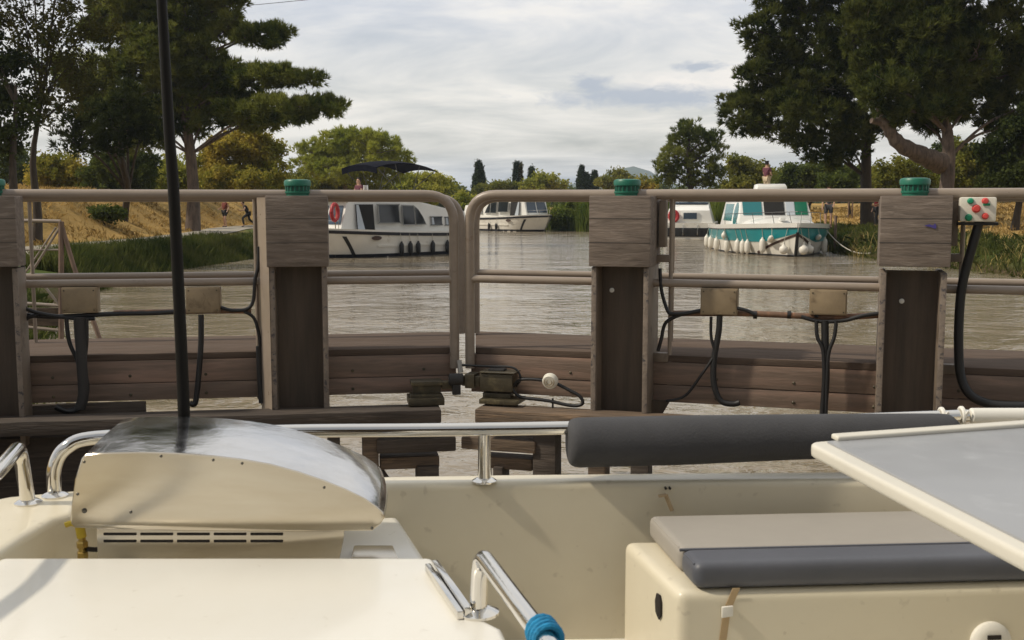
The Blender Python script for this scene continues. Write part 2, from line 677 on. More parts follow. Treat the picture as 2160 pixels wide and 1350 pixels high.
# ------------------------------------------------------------------ trees
LM = {
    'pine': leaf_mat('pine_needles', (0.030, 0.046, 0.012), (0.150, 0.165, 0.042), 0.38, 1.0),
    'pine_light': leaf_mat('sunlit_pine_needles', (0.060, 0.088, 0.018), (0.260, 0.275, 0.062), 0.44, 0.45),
    'dark': leaf_mat('dark_leaves', (0.022, 0.032, 0.011), (0.068, 0.082, 0.024), 0.25, 0.5),
    'bush': leaf_mat('bush_leaves', (0.048, 0.070, 0.018), (0.14, 0.17, 0.04), 0.38, 0.6),
    'olive': leaf_mat('olive_leaves', (0.11, 0.13, 0.026), (0.26, 0.25, 0.05), 0.4, 0.35),
    'ochre': leaf_mat('ochre_leaves', (0.19, 0.20, 0.032), (0.50, 0.38, 0.07), 0.4, 0.35),
    'lime': leaf_mat('yellow_green_leaves', (0.22, 0.25, 0.04), (0.46, 0.43, 0.075), 0.42, 0.35),
    'stone_pine': leaf_mat('stone_pine_needles', (0.22, 0.26, 0.04), (0.48, 0.48, 0.085), 0.45, 0.25),
    'cypress': leaf_mat('cypress_leaves', (0.020, 0.034, 0.016), (0.040, 0.058, 0.024), 0.2, 0.4),
    'sparse': leaf_mat('thin_leaves', (0.035, 0.042, 0.014), (0.10, 0.095, 0.028), 0.4, 0.5),
    'reed': leaf_mat('reed_blades', (0.07, 0.115, 0.02), (0.22, 0.25, 0.05), 0.4, 0.35),
    'reed_dark': leaf_mat('bank_grass_blades', (0.045, 0.068, 0.018), (0.145, 0.155, 0.045), 0.4, 0.5),
    'straw': leaf_mat('dry_grass_blades', (0.27, 0.18, 0.06), (0.56, 0.39, 0.15), 0.35, 0.3),
    'straw_pale': leaf_mat('pale_grass_blades', (0.28, 0.23, 0.09), (0.46, 0.36, 0.14), 0.35, 0.5),
}
BARK = {
    'pine': M('pine_bark', (0.13, 0.095, 0.072), 0.9, var=0.55, vscale=3, stretch=(3, 3, .6), bump=0.8, bscale=10),
    'pale': M('pale_bark', (0.185, 0.125, 0.092), 0.9, var=0.55, vscale=4, stretch=(2, 2, .7), bump=0.8, bscale=9),
    'dark': M('dark_bark', (0.055, 0.042, 0.030), 0.9, var=0.4, vscale=4, stretch=(3, 3, .6), bump=0.7, bscale=10),
}


def unit(n):
    v = rng.normal(size=(n, 3))
    return v / np.linalg.norm(v, axis=1, keepdims=True)


def crown_arrays(blobs, sub_r, cover, tufts, kind, leaf, squash=0.75, shell=0.5, up=0.5):
    """blobs: (centre, (rx,ry,rz)); sub-clumps on each blob, tufts in each clump, leaves or needles in each tuft"""
    subs, outs = [], []
    for c, r in blobs:
        r = np.array(r, float)
        area = 4 * math.pi * ((r[0] * r[1]) ** 1.6 / 3 + (r[0] * r[2]) ** 1.6 / 3 + (r[1] * r[2]) ** 1.6 / 3) ** (1 / 1.6)
        n = max(4, int(cover * area / (math.pi * sub_r * sub_r)))
        d = unit(n)
        rad = shell + (1 - shell) * rng.random(n) ** 0.6
        rad *= 0.86 + 0.22 * np.sin(d[:, 0] * 4.3 + c[0]) * np.sin(d[:, 1] * 3.7 + c[1]) + 0.14 * rng.normal(size=n) * .6
        subs.append(np.array(c) + d * r * rad[:, None])
        outs.append(d)
    S, O = np.concatenate(subs), np.concatenate(outs)
    sr = sub_r * (0.6 + 0.8 * rng.random(len(S)))
    n = len(S) * tufts
    idx = np.repeat(np.arange(len(S)), tufts)
    d = unit(n)
    tight = 0.72 if kind == 'needle' else 1.0
    off = d * (sr[idx] * tight * (0.30 + 0.70 * rng.random(n)))[:, None]
    off[:, 2] *= squash
    P = S[idx] + off
    od = O[idx] * 0.5 + d * 0.8 + np.array([0, 0, up])
    od /= np.linalg.norm(od, axis=1, keepdims=True) + 1e-9
    if kind == 'needle':
        K = 8
        P2 = np.repeat(P, K, 0)
        D = np.repeat(od, K, 0) * 0.85 + unit(n * K) * 0.7 + np.array([0, 0, 0.25])
        D /= np.linalg.norm(D, axis=1, keepdims=True) + 1e-9
        L = leaf * (0.6 + 0.7 * rng.random(n * K))
        W = np.cross(D, unit(n * K))
        W /= np.linalg.norm(W, axis=1, keepdims=True) + 1e-9
        w = leaf * 0.11
        A = P2 - W * w
        B = P2 + W * w
        C = P2 + D * L[:, None]
        V = np.stack([A, B, C], 1).reshape(-1, 3)
        F = np.arange(len(V)).reshape(-1, 3)
    else:
        K = 6
        P2 = np.repeat(P, K, 0) + rng.normal(size=(n * K, 3)) * leaf * 1.1
        a = unit(n * K) + np.array([0, 0, -0.2])
        a /= np.linalg.norm(a, axis=1, keepdims=True)
        b = np.cross(a, unit(n * K) + np.repeat(od, K, 0) * 0.6)
        b /= np.linalg.norm(b, axis=1, keepdims=True) + 1e-9
        L = leaf * (0.6 + 0.8 * rng.random(n * K))[:, None]
        V = np.stack([P2 - a * L, P2 + b * L * 0.55, P2 + a * L, P2 - b * L * 0.55], 1).reshape(-1, 3)
        F = np.arange(len(V)).reshape(-1, 4)
    return V, F


def pxblobs(D, lst, depth=1.0, jitter=0.35):
    """blobs given where they stand in the photo (centre and radii in its pixels), at distance D; the depth of each
    blob is like its width and it may stand in front of or behind the trunk"""
    out = []
    k = D / FPX
    for b in lst:
        px, py, rx, ry = b[:4]
        dy = b[4] if len(b) > 4 else rng.uniform(-jitter, jitter) * rx * k * 1.5
        c = at(px, py, D + dy)
        out.append((tuple(c), (rx * k, max(rx, ry) * 0.8 * k * depth, ry * k)))
    return out


def tree(name, label, cat, base, blobs, leafm, barkm, trunk_r=0.2, lean=None, top=None, sub_r=0.45, cover=1.1, tufts=16,
         kind='leaf', leaf=0.14, limbs=True, group=None, squash=0.75, shell=0.5, up=0.5, extra=None, limb_r=0.3):
    base = Vector(base)
    t = thing(name, label, cat, base, group=group)
    V, F = crown_arrays(blobs, sub_r, cover, tufts, kind, leaf, squash, shell, up)
    fast_mesh('crown', V, F, LM[leafm], t, base)
    mb = MB()
    if top is None:
        top = max((Vector(c) for c, r in blobs), key=lambda p: p.z)
    top = Vector(top)
    H = (top - base).length
    pts = []
    for i in range(9):
        q = i / 8
        p = base.lerp(top, q)
        wob = math.sin(q * 3.1) * 0.03 * H
        pts.append(p + Vector((math.sin(q * 5 + base.x) * wob, math.cos(q * 4 + base.y) * wob, 0)))
    pts[0] = base - Vector((0, 0, 0.3))
    rs = [trunk_r * (1.35 if i == 0 else 1.0 - 0.75 * (i / 8) ** 1.1) for i in range(9)]
    mb.tube(pts, rs, 10)
    if limbs:
        for c, r in blobs:
            c = Vector(c)
            zt = min(max(c.z - 0.25 * math.hypot(c.x - base.x, c.y - base.y), base.z + 0.25 * H), top.z)
            q = (zt - base.z) / max(0.1, H)
            i = min(8, max(1, int(q * 8)))
            s = pts[i]
            if (c - s).length < 0.4:
                continue
            mid = s.lerp(c, 0.5) + Vector((0, 0, 0.08 * (c - s).length))
            lr = min(rs[i] * 0.6, trunk_r * limb_r + 0.02)
            end = c + Vector((rng.uniform(-1, 1) * r[0], rng.uniform(-1, 1) * r[1], rng.uniform(-.3, .5) * r[2])) * 0.6
            mb.tube(smooth_path([s, mid, c, end], 4), [lr * (1 - 0.85 * k / 12) for k in range(13)], 6)
            for _ in range(3):
                e2 = c + Vector((rng.uniform(-1, 1) * r[0], rng.uniform(-1, 1) * r[1], rng.uniform(-.4, .8) * r[2])) * 0.85
                mb.tube(smooth_path([mid.lerp(c, rng.random()), c.lerp(e2, .5) + Vector((0, 0, .05)), e2], 3),
                        [lr * 0.45 * (1 - 0.8 * k / 6) for k in range(7)], 5)
    mb.build('trunk', BARK[barkm], t, base, fix=False)
    return t


def gpt(px, D):
    """a point of the ground D metres out under column px"""
    x = (px - 1080) / FPX * D
    return Vector((x, D, float(ground_z(x, D))))


G_LEFT = 'trees and bushes on the left bank'
G_RIGHT = 'trees and bushes on the right bank'
G_FAR = 'distant trees beyond the canal bend'

# left bank: the big pine in shelves
b = pxblobs(56, [(545, 72, 72, 24), (480, 62, 60, 30), (600, 66, 30, 14),
                 (560, 162, 105, 22), (470, 150, 60, 30), (650, 166, 36, 12),
                 (590, 232, 130, 30), (690, 222, 62, 16), (480, 215, 80, 45), (540, 262, 70, 14),
                 (420, 120, 70, 60), (400, 20, 80, 60), (320, 55, 110, 55), (300, 150, 110, 60), (260, 235, 100, 55),
                 (350, 240, 80, 50), (230, 60, 70, 40), (420, -60, 120, 60), (310, -40, 120, 60), (210, 190, 50, 50),
                 (370, 190, 80, 50), (150, 150, 60, 50), (280, 0, 110, 60), (480, 10, 60, 40), (340, 110, 110, 60), (430, 180, 90, 45), (300, 290, 70, 30), (430, 250, 60, 35), (300, -130, 130, 70), (420, -150, 110, 70), (350, -240, 110, 70), (240, -90, 90, 60)])
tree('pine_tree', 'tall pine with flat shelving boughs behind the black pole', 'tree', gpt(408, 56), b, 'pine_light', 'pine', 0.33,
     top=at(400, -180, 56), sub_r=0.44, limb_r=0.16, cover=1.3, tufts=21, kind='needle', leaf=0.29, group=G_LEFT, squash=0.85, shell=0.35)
# left bank: thin broadleaf trees in front of it
b = pxblobs(38, [(120, 60, 80, 60), (60, 100, 70, 70), (160, 130, 70, 60), (190, 50, 60, 55), (20, 30, 70, 60), (110, 190, 80, 50),
                 (60, 230, 60, 60), (180, 200, 40, 40), (130, -30, 110, 50), (30, -50, 90, 50), (100, -130, 110, 70), (180, -110, 80, 60), (60, -230, 110, 70), (160, -220, 90, 60)])
tr = tree('broadleaf_tree', 'thin-leaved dark tree with a forked trunk on the left bank', 'tree', gpt(78, 38), b, 'sparse', 'dark', 0.17,
          top=at(88, 180, 38), sub_r=0.45, cover=1.0, tufts=9, leaf=0.066, group=G_LEFT, shell=0.15, limb_r=0.45)
b = pxblobs(36, [(20, 180, 45, 80), (-20, 260, 60, 80), (20, 310, 38, 60), (-30, 120, 60, 80), (45, 250, 26, 50), (-60, 20, 70, 80)])
tree('broadleaf_tree', 'dense dark tree cut by the left edge of the picture', 'tree', gpt(34, 36), b, 'dark', 'dark', 0.18,
     top=at(32, 180, 36), sub_r=0.4, cover=0.8, tufts=12, leaf=0.08, group=G_LEFT, shell=0.3)
b = pxblobs(44, [(245, 255, 80, 50), (310, 265, 55, 40), (190, 280, 45, 40), (270, 215, 60, 40), (165, 235, 40, 40), (150, 300, 40, 26), (230, 310, 50, 20)])
tree('pine_tree', 'dark drooping pine between the forked tree and the shelving pine', 'tree', gpt(262, 50), b, 'dark', 'dark', 0.17,
     sub_r=0.36, cover=1.3, tufts=12, kind='needle', leaf=0.24, group=G_LEFT)
b = pxblobs(62, [(255, 345, 72, 52), (225, 365, 50, 40), (295, 362, 42, 42), (258, 385, 80, 30)])
tree('round_bush', 'dark round bush left of the black pole', 'bush', gpt(255, 62), b, 'bush', 'dark', 0.09, sub_r=0.35, cover=1.3,
     tufts=16, leaf=0.085, group=G_LEFT)
b = pxblobs(66, [(130, 350, 48, 32), (110, 372, 60, 30), (160, 370, 40, 25)])
tree('bush', 'yellow bush at the far left below the forked tree', 'bush', gpt(130, 66), b, 'ochre', 'dark', 0.08, sub_r=0.4, cover=1.2,
     tufts=14, leaf=0.1, group=G_LEFT)
b = pxblobs(74, [(372, 355, 34, 34), (352, 378, 45, 28), (395, 378, 40, 28)])
tree('bush', 'pale green bush seen beside the black pole', 'bush', gpt(372, 74), b, 'lime', 'dark', 0.1, sub_r=0.4, cover=1.1,
     tufts=12, leaf=0.11, group=G_LEFT)
b = pxblobs(70, [(500, 335, 78, 50), (455, 350, 50, 45), (555, 330, 50, 50), (520, 300, 55, 32), (500, 380, 90, 30), (470, 310, 40, 35), (580, 365, 36, 38)])
tree('ochre_tree', 'rounded tree turning ochre right of the pine trunk', 'tree', gpt(610, 70), b, 'ochre', 'dark', 0.12, top=at(510, 330, 70), sub_r=0.42, cover=1.15,
     tufts=15, leaf=0.105, group=G_LEFT)
b = pxblobs(100, [(740, 312, 95, 34), (690, 330, 70, 35), (800, 322, 65, 38), (730, 288, 60, 16), (780, 290, 50, 18), (830, 340, 45, 30),
                  (660, 350, 60, 30), (720, 360, 80, 30), (790, 365, 80, 28), (645, 320, 30, 25)])
tree('stone_pine', 'broad sunlit umbrella-shaped pine behind the large cruiser', 'tree', gpt(735, 100), b, 'stone_pine', 'pine', 0.33, sub_r=0.55,
     cover=1.1, tufts=15, kind='needle', leaf=0.36, group=G_LEFT)
b = pxblobs(112, [(905, 385, 48, 22), (865, 385, 45, 22), (935, 392, 28, 18), (890, 405, 70, 20)])
tree('bush', 'yellow-green bush behind the bimini of the large cruiser', 'bush', gpt(900, 112), b, 'lime', 'dark', 0.13, sub_r=0.55, cover=1.2,
     tufts=13, leaf=0.16, group=G_LEFT)
b = pxblobs(104, [(640, 395, 60, 22), (700, 400, 60, 20), (770, 400, 60, 20), (600, 400, 40, 20)])
tree('hedge', 'low mixed hedge under the umbrella-shaped pine', 'hedge', gpt(690, 104), b, 'olive', 'dark', 0.1, sub_r=0.55, cover=1.1,
     tufts=12, leaf=0.15, group=G_LEFT)
b = pxblobs(104, [(985, 440, 22, 30), (975, 420, 16, 18), (1000, 455, 20, 22), (1002, 430, 12, 14)])
tree('bush', 'yellowish bush on the bank in the gap between the gate rails', 'bush', gpt(987, 104), b, 'lime', 'dark', 0.08, sub_r=0.45, cover=1.3,
     tufts=12, leaf=0.15, group=G_LEFT)


def cypress(label, px, ytop, ybot, w, D, leafm='cypress', name='cypress_tree'):
    k = D / FPX
    base = gpt(px, D)
    n = 13
    blobs = []
    for i in range(n):
        q = i / (n - 1)
        y = ybot + (ytop + w * .5 - ybot) * q
        ww = w * (0.8 + 0.4 * q) if q < 0.3 else w * (0.92 * (1 - (q - 0.3) / 0.7) ** 0.85 + 0.04)
        blobs.append((tuple(at(px, y, D)), (ww * k, ww * k, (ybot - ytop) / n * k * 0.95)))
    tree(name, label, 'tree', base, blobs, leafm, 'dark', 0.16, top=at(px, ytop, D), sub_r=max(0.2, w * k * 0.22), cover=1.1,
         tufts=10, leaf=0.15, limbs=False, group=G_FAR, squash=1.4, up=1.2)


cypress('tall dark cypress above the meeting point of the gates', 1010, 335, 412, 14, 150)
cypress('thin dark poplar-like tree, left of the close pair', 1089, 344, 398, 6.5, 170)
cypress('thin grey bare poplar, right of the close pair', 1097, 346, 398, 4, 170, 'sparse')
cypress('short dark cypress behind the round yellow-green tree', 1122, 351, 396, 9, 165)
cypress('dark cypress left of the right-hand green cap', 1227, 350, 398, 10, 160)
cypress('small dark cypress close beside a taller one', 1239, 368, 398, 6, 168)
cypress('narrow dark cypress against the pale brownish tree', 1254, 360, 398, 8, 160)
for lab, px, ls, D, lm in (
        ('round yellow-green tree above the middle cruiser', 1145, [(1145, 384, 40, 18), (1120, 392, 26, 14), (1172, 392, 26, 14)], 140, 'lime'),
        ('low green bush at the foot of the tall cypress', 1040, [(1052, 396, 34, 12), (1020, 402, 24, 12), (1075, 400, 24, 12)], 140, 'olive'),
        ('pale brownish-green tree left of the dark round pine', 1300, [(1300, 378, 36, 18), (1278, 388, 26, 14), (1325, 388, 28, 14)], 145, 'olive'),
        ('low orange-tinged bush under the dark round pine', 1362, [(1362, 388, 26, 11), (1340, 396, 26, 10)], 120, 'ochre')):
    tree('round_tree' if 'tree' in lab else 'bush', lab, 'tree' if 'tree' in lab else 'bush', gpt(px, D), pxblobs(D, ls), lm, 'dark', 0.15,
         sub_r=0.6, cover=1.2, tufts=13, leaf=0.17, group=G_FAR)
# far tree line on the plain, a continuous wood
wb = []
for i in range(260):
    a = -1.0 + 2.0 * i / 259
    D = 300 + 60 * math.sin(i * 1.7) + rng.uniform(-30, 60)
    h = 4.2 + 1.6 * math.sin(i * 0.9) + rng.uniform(-1, 1)
    wb.append(((D * math.tan(a), D, 0.9 + h * .5), (6.0, 4.0, h * .55)))
V, F = crown_arrays(wb, 1.4, 0.9, 9, 'leaf', 0.5)
tag(fast_mesh('far_wood', V, F, LM['bush']), 'far dark tree line on the plain', 'wood', kind='stuff')

# right bank
b = pxblobs(80, [(1450, 300, 55, 38), (1455, 275, 38, 24), (1420, 330, 45, 32), (1490, 330, 48, 36), (1400, 362, 36, 26), (1450, 372, 60, 30), (1505, 370, 34, 30),
                 (1500, 295, 30, 22)])
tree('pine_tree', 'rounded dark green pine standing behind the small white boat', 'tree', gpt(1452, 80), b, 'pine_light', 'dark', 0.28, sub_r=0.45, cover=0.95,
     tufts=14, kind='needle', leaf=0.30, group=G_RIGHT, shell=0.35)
b = pxblobs(92, [(1585, 365, 50, 32), (1560, 350, 30, 26), (1615, 375, 40, 24), (1575, 390, 55, 20)])
tree('round_tree', 'olive green tree behind the standing person on the turquoise boat', 'tree', gpt(1585, 92), b, 'olive', 'dark', 0.2, sub_r=0.5, cover=1.1,
     tufts=14, leaf=0.13, group=G_RIGHT)
b = pxblobs(84, [(1690, 370, 50, 30), (1720, 380, 40, 28), (1660, 385, 34, 24), (1745, 365, 34, 30)])
tree('bush', 'dark green bush behind the stern of the turquoise boat', 'bush', gpt(1700, 84), b, 'bush', 'dark', 0.12, sub_r=0.45, cover=1.2,
     tufts=14, leaf=0.12, group=G_RIGHT)
b = pxblobs(54, [(1610, 70, 55, 60), (1680, 30, 90, 50), (1590, 150, 40, 26), (1620, 215, 90, 32), (1560, 215, 48, 22), (1550, 245, 40, 24), (1600, 262, 70, 24),
                 (1640, 160, 70, 50), (1720, 110, 100, 60), (1790, 40, 90, 60), (1700, 230, 90, 40), (1760, 180, 90, 55),
                 (1690, 285, 60, 28), (1780, 275, 60, 45), (1740, 330, 55, 36), (1830, 120, 80, 70), (1820, 230, 60, 50), (1650, -40, 110, 50), (1780, -50, 120, 60), (1860, 40, 60, 70), (1850, 160, 60, 60), (1740, -150, 120, 70), (1840, -130, 110, 70), (1700, 190, 90, 50), (1640, 110, 60, 50), (1860, 270, 40, 40), (1790, 310, 50, 30)])
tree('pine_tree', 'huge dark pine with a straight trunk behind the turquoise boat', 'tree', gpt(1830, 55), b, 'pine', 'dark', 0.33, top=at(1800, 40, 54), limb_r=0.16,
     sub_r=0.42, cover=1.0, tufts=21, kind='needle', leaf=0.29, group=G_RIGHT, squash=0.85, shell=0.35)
b = pxblobs(48, [(1900, 60, 90, 60), (1990, 40, 100, 60), (1930, 150, 90, 60), (2030, 130, 90, 70), (1890, 215, 60, 50), (1960, 225, 70, 40), (2100, 60, 100, 70),
                 (2120, 160, 80, 60), (2010, 205, 60, 36), (1940, -50, 120, 60), (2080, -50, 120, 60), (2190, 110, 80, 90), (1870, 130, 60, 60), (1880, 20, 60, 60), (2060, 220, 70, 40), (2150, 230, 60, 40), (2110, 270, 50, 30), (1960, 260, 50, 26), (2010, 90, 80, 60), (1990, -150, 130, 70), (1880, 185, 55, 45, -3.4), (1828, 60, 50, 70, -1.0), (1825, 150, 40, 50, -1.0), (1850, 200, 40, 34, -3.4), (1920, 235, 40, 26, -3.2), (1970, 150, 70, 60, -2.2), (1960, 60, 70, 60, -2.2), (1995, 215, 60, 34, -2.0), (2060, 120, 60, 60, -2.2)])
pb = tree('pine_tree', 'dark pine with a thick pale curving branch above the control box', 'tree', gpt(1990, 46), b, 'pine', 'pine', 0.36, top=at(1975, 80, 48), limb_r=0.16,
          sub_r=0.39, cover=1.0, tufts=21, kind='needle', leaf=0.28, group=G_RIGHT, squash=0.85, shell=0.35)
kx = 46 / FPX
mb = MB()
pth = smooth_path([at(1985, 345, 46), at(1950, 330, 45.6), at(1900, 305, 45.3), at(1875, 275, 45.2), at(1856, 245, 45.1)], 6)
mb.tube(pth, [0.46 - 0.31 * i / (len(pth) - 1) + 0.03 * math.sin(i * 1.9) for i in range(len(pth))], 12)
pth = smooth_path([at(1868, 262, 45.2), at(1852, 258, 45.1), at(1838, 254, 45.0)], 4)
mb.tube(pth, [0.15, .14, .13, .13, .12, .12, .12, .12, .12], 8)
for q in ([(1862, 255), (1852, 225), (1838, 200), (1842, 165)],):
    pq = smooth_path([at(x, y, 45.2) for x, y in q], 4)
    mb.tube(pq, [0.13 - 0.10 * i / (len(pq) - 1) for i in range(len(pq))], 7)
mb.build('branch', BARK['pine'], pb, pb.location, fix=False)['label'] = 'thick pale sawn-off curving branch'
b = pxblobs(42, [(2120, 290, 50, 45), (2150, 340, 60, 40), (2090, 320, 40, 36), (2170, 260, 50, 50), (2120, 375, 70, 30)])
tree('broadleaf_tree', 'dark leafy tree cut by the right edge of the picture', 'tree', gpt(2135, 42), b, 'dark', 'dark', 0.15, sub_r=0.36, cover=1.1,
     tufts=14, leaf=0.08, group=G_RIGHT)
b = pxblobs(66, [(1890, 365, 50, 36), (1930, 385, 50, 30), (1870, 390, 40, 28)])
tree('bush', 'olive bush between the two big pine trunks', 'bush', gpt(1895, 66), b, 'olive', 'dark', 0.1, sub_r=0.4, cover=1.2, tufts=14, leaf=0.1, group=G_RIGHT)
b = pxblobs(64, [(2045, 345, 46, 40), (2020, 375, 50, 34), (2070, 380, 50, 34), (2030, 315, 24, 20)])
tree('bush', 'yellow-green bush behind the control box', 'bush', gpt(2045, 64), b, 'olive', 'dark', 0.1, sub_r=0.4, cover=1.2, tufts=14, leaf=0.1, group=G_RIGHT)
b = pxblobs(70, [(1790, 375, 50, 34), (1755, 390, 40, 26), (1815, 395, 40, 26)])
tree('bush', 'shaded green bush left of the straight pine trunk', 'bush', gpt(1790, 70), b, 'bush', 'dark', 0.1, sub_r=0.42, cover=1.2, tufts=14, leaf=0.105, group=G_RIGHT)
b = pxblobs(46, [(225, 452, 34, 12), (205, 446, 22, 12), (245, 446, 20, 12)])
tree('shrub', 'small dark shrub on the yellow slope of the left bank', 'bush', gpt(225, 46), b, 'bush', 'dark', 0.03, sub_r=0.25, cover=1.2, tufts=14, leaf=0.07, group=G_LEFT)


for lab, D, ls, lm, grp in (
        ('dark hedge closing the view behind the left trees', 84, [(20, 350, 70, 50), (90, 375, 60, 34), (170, 380, 60, 30), (240, 385, 60, 28), (310, 388, 50, 24)], 'bush', G_LEFT),
        ('dim hedge behind the ochre tree and the pine trunk', 90, [(420, 380, 50, 30), (480, 385, 60, 28), (560, 385, 60, 26), (620, 388, 50, 24)], 'olive', G_LEFT),
        ('olive hedge far behind the straight pine trunk', 104, [(1640, 385, 60, 30), (1700, 388, 60, 30), (1760, 385, 60, 34), (1820, 382, 60, 36), (1880, 385, 60, 34)], 'olive', G_RIGHT),
        ('dark hedge closing the view behind the control box', 88, [(1940, 378, 60, 36), (2000, 372, 60, 44), (2060, 368, 60, 50), (2120, 360, 60, 60), (2180, 350, 60, 70), (2010, 320, 40, 30)], 'bush', G_RIGHT)):
    xc = sum(q[0] for q in ls) / len(ls)
    tree('hedge', lab, 'hedge', gpt(xc, D), pxblobs(D, ls), lm, 'dark', 0.10, sub_r=0.5, cover=1.2, tufts=13, leaf=0.125, group=grp)


b = pxblobs(87.5, [(1178, 458, 18, 24, 0), (1205, 452, 24, 32, .5), (1232, 455, 24, 30, 0), (1262, 454, 26, 32, .4), (1296, 456, 28, 30, 0), (1330, 458, 28, 28, .5), (1365, 460, 28, 26, 0)])
tree('shrubbery', 'bright green leafy shrubbery at the water beside the middle cruiser', 'bush', gpt(1250, 88), b, 'reed', 'dark', 0.06, sub_r=0.38, cover=1.3,
     tufts=15, leaf=0.11, group=G_RIGHT)


# ------------------------------------------------------------------ reeds and grass
def blades(name, xy, h, w, mat, label, cat='grass', lean=0.35, zoff=-0.05):
    n = len(xy)
    z = ground_z(xy[:, 0], xy[:, 1]) + zoff
    B = np.stack([xy[:, 0], xy[:, 1], z], 1)
    hh = h * (0.55 + 0.7 * rng.random(n))
    a = rng.random(n) * 2 * math.pi
    side = np.stack([np.cos(a), np.sin(a), np.zeros(n)], 1) * (w * (0.6 + 0.8 * rng.random(n)))[:, None]
    ln = rng.normal(size=(n, 2)) * lean
    m1 = B + np.stack([ln[:, 0] * hh * .35, ln[:, 1] * hh * .35, hh * .6], 1)
    tp = B + np.stack([ln[:, 0] * hh, ln[:, 1] * hh, hh * (1 - 0.3 * np.minimum(1, np.hypot(ln[:, 0], ln[:, 1])))], 1)
    V = np.stack([B - side, B + side, m1 + side * .8, tp, m1 - side * .8], 1).reshape(-1, 3)
    F = np.arange(len(V)).reshape(-1, 5)
    return tag(fast_mesh(name, V, F, LM[mat]), label, cat, kind='stuff')


def scatter(n, x0, x1, y0, y1, dlo, dhi, left, clump=0.0, seed=0):
    x = rng.uniform(x0, x1, n)
    y = rng.uniform(y0, y1, n)
    d, l = bank(x, y)
    k = (d > dlo) & (d < dhi) & (l == left)
    if clump:
        k &= lump(x, y, 0.8, seed) + rng.normal(size=n) * 0.25 > clump
    return np.stack([x[k], y[k]], 1)


blades('reeds', np.concatenate([scatter(75000, -16, -8, 27, 45, -0.35, 1.5, True), ]), 0.55, 0.014, 'reed_dark', 'tall green reeds lining the left bank', 'reeds', 0.22)
blades('reeds', scatter(50000, -18, -8, 45, 80, -0.35, 1.5, True), 0.34, 0.016, 'reed_dark', 'shorter green reeds farther along the left bank', 'reeds', 0.25)
blades('reed_bed', np.concatenate([scatter(60000, -2, 16, 70, 92, -0.05, 2.2, False), scatter(30000, -8, 3, 92, 112, -0.4, 2.2, False)]), 1.9, 0.035, 'reed',
       'tall bright green reed bed beside the middle cruiser', 'reeds', 0.16)
blades('bank_grass', scatter(70000, 8, 22, 22, 62, -0.2, 2.6, False), 0.42, 0.014, 'reed_dark', 'green grass along the right bank', 'grass', 0.5)
blades('bank_grass', scatter(16000, 8, 22, 22, 50, -0.15, 1.0, False, 0.2, 3), 0.75, 0.014, 'straw_pale', 'straw-coloured grass hanging over the right water edge', 'grass', 0.6)
blades('dry_grass', scatter(90000, -40, -12, 22, 80, 4.6, 22, True, 0.12, 1), 0.28, 0.02, 'straw', 'dry golden grass on the left slope', 'grass', 0.6)
blades('dry_grass', scatter(60000, 14, 45, 26, 85, 2.6, 22, False, 0.12, 2), 0.3, 0.02, 'straw', 'dry golden grass on the right slope', 'grass', 0.6)
blades('near_bank_grass', scatter(20000, -14, -4, 9, 24, -0.1, 3.0, True), 0.35, 0.012, 'reed_dark', 'green grass on the near left bank', 'grass', 0.5)
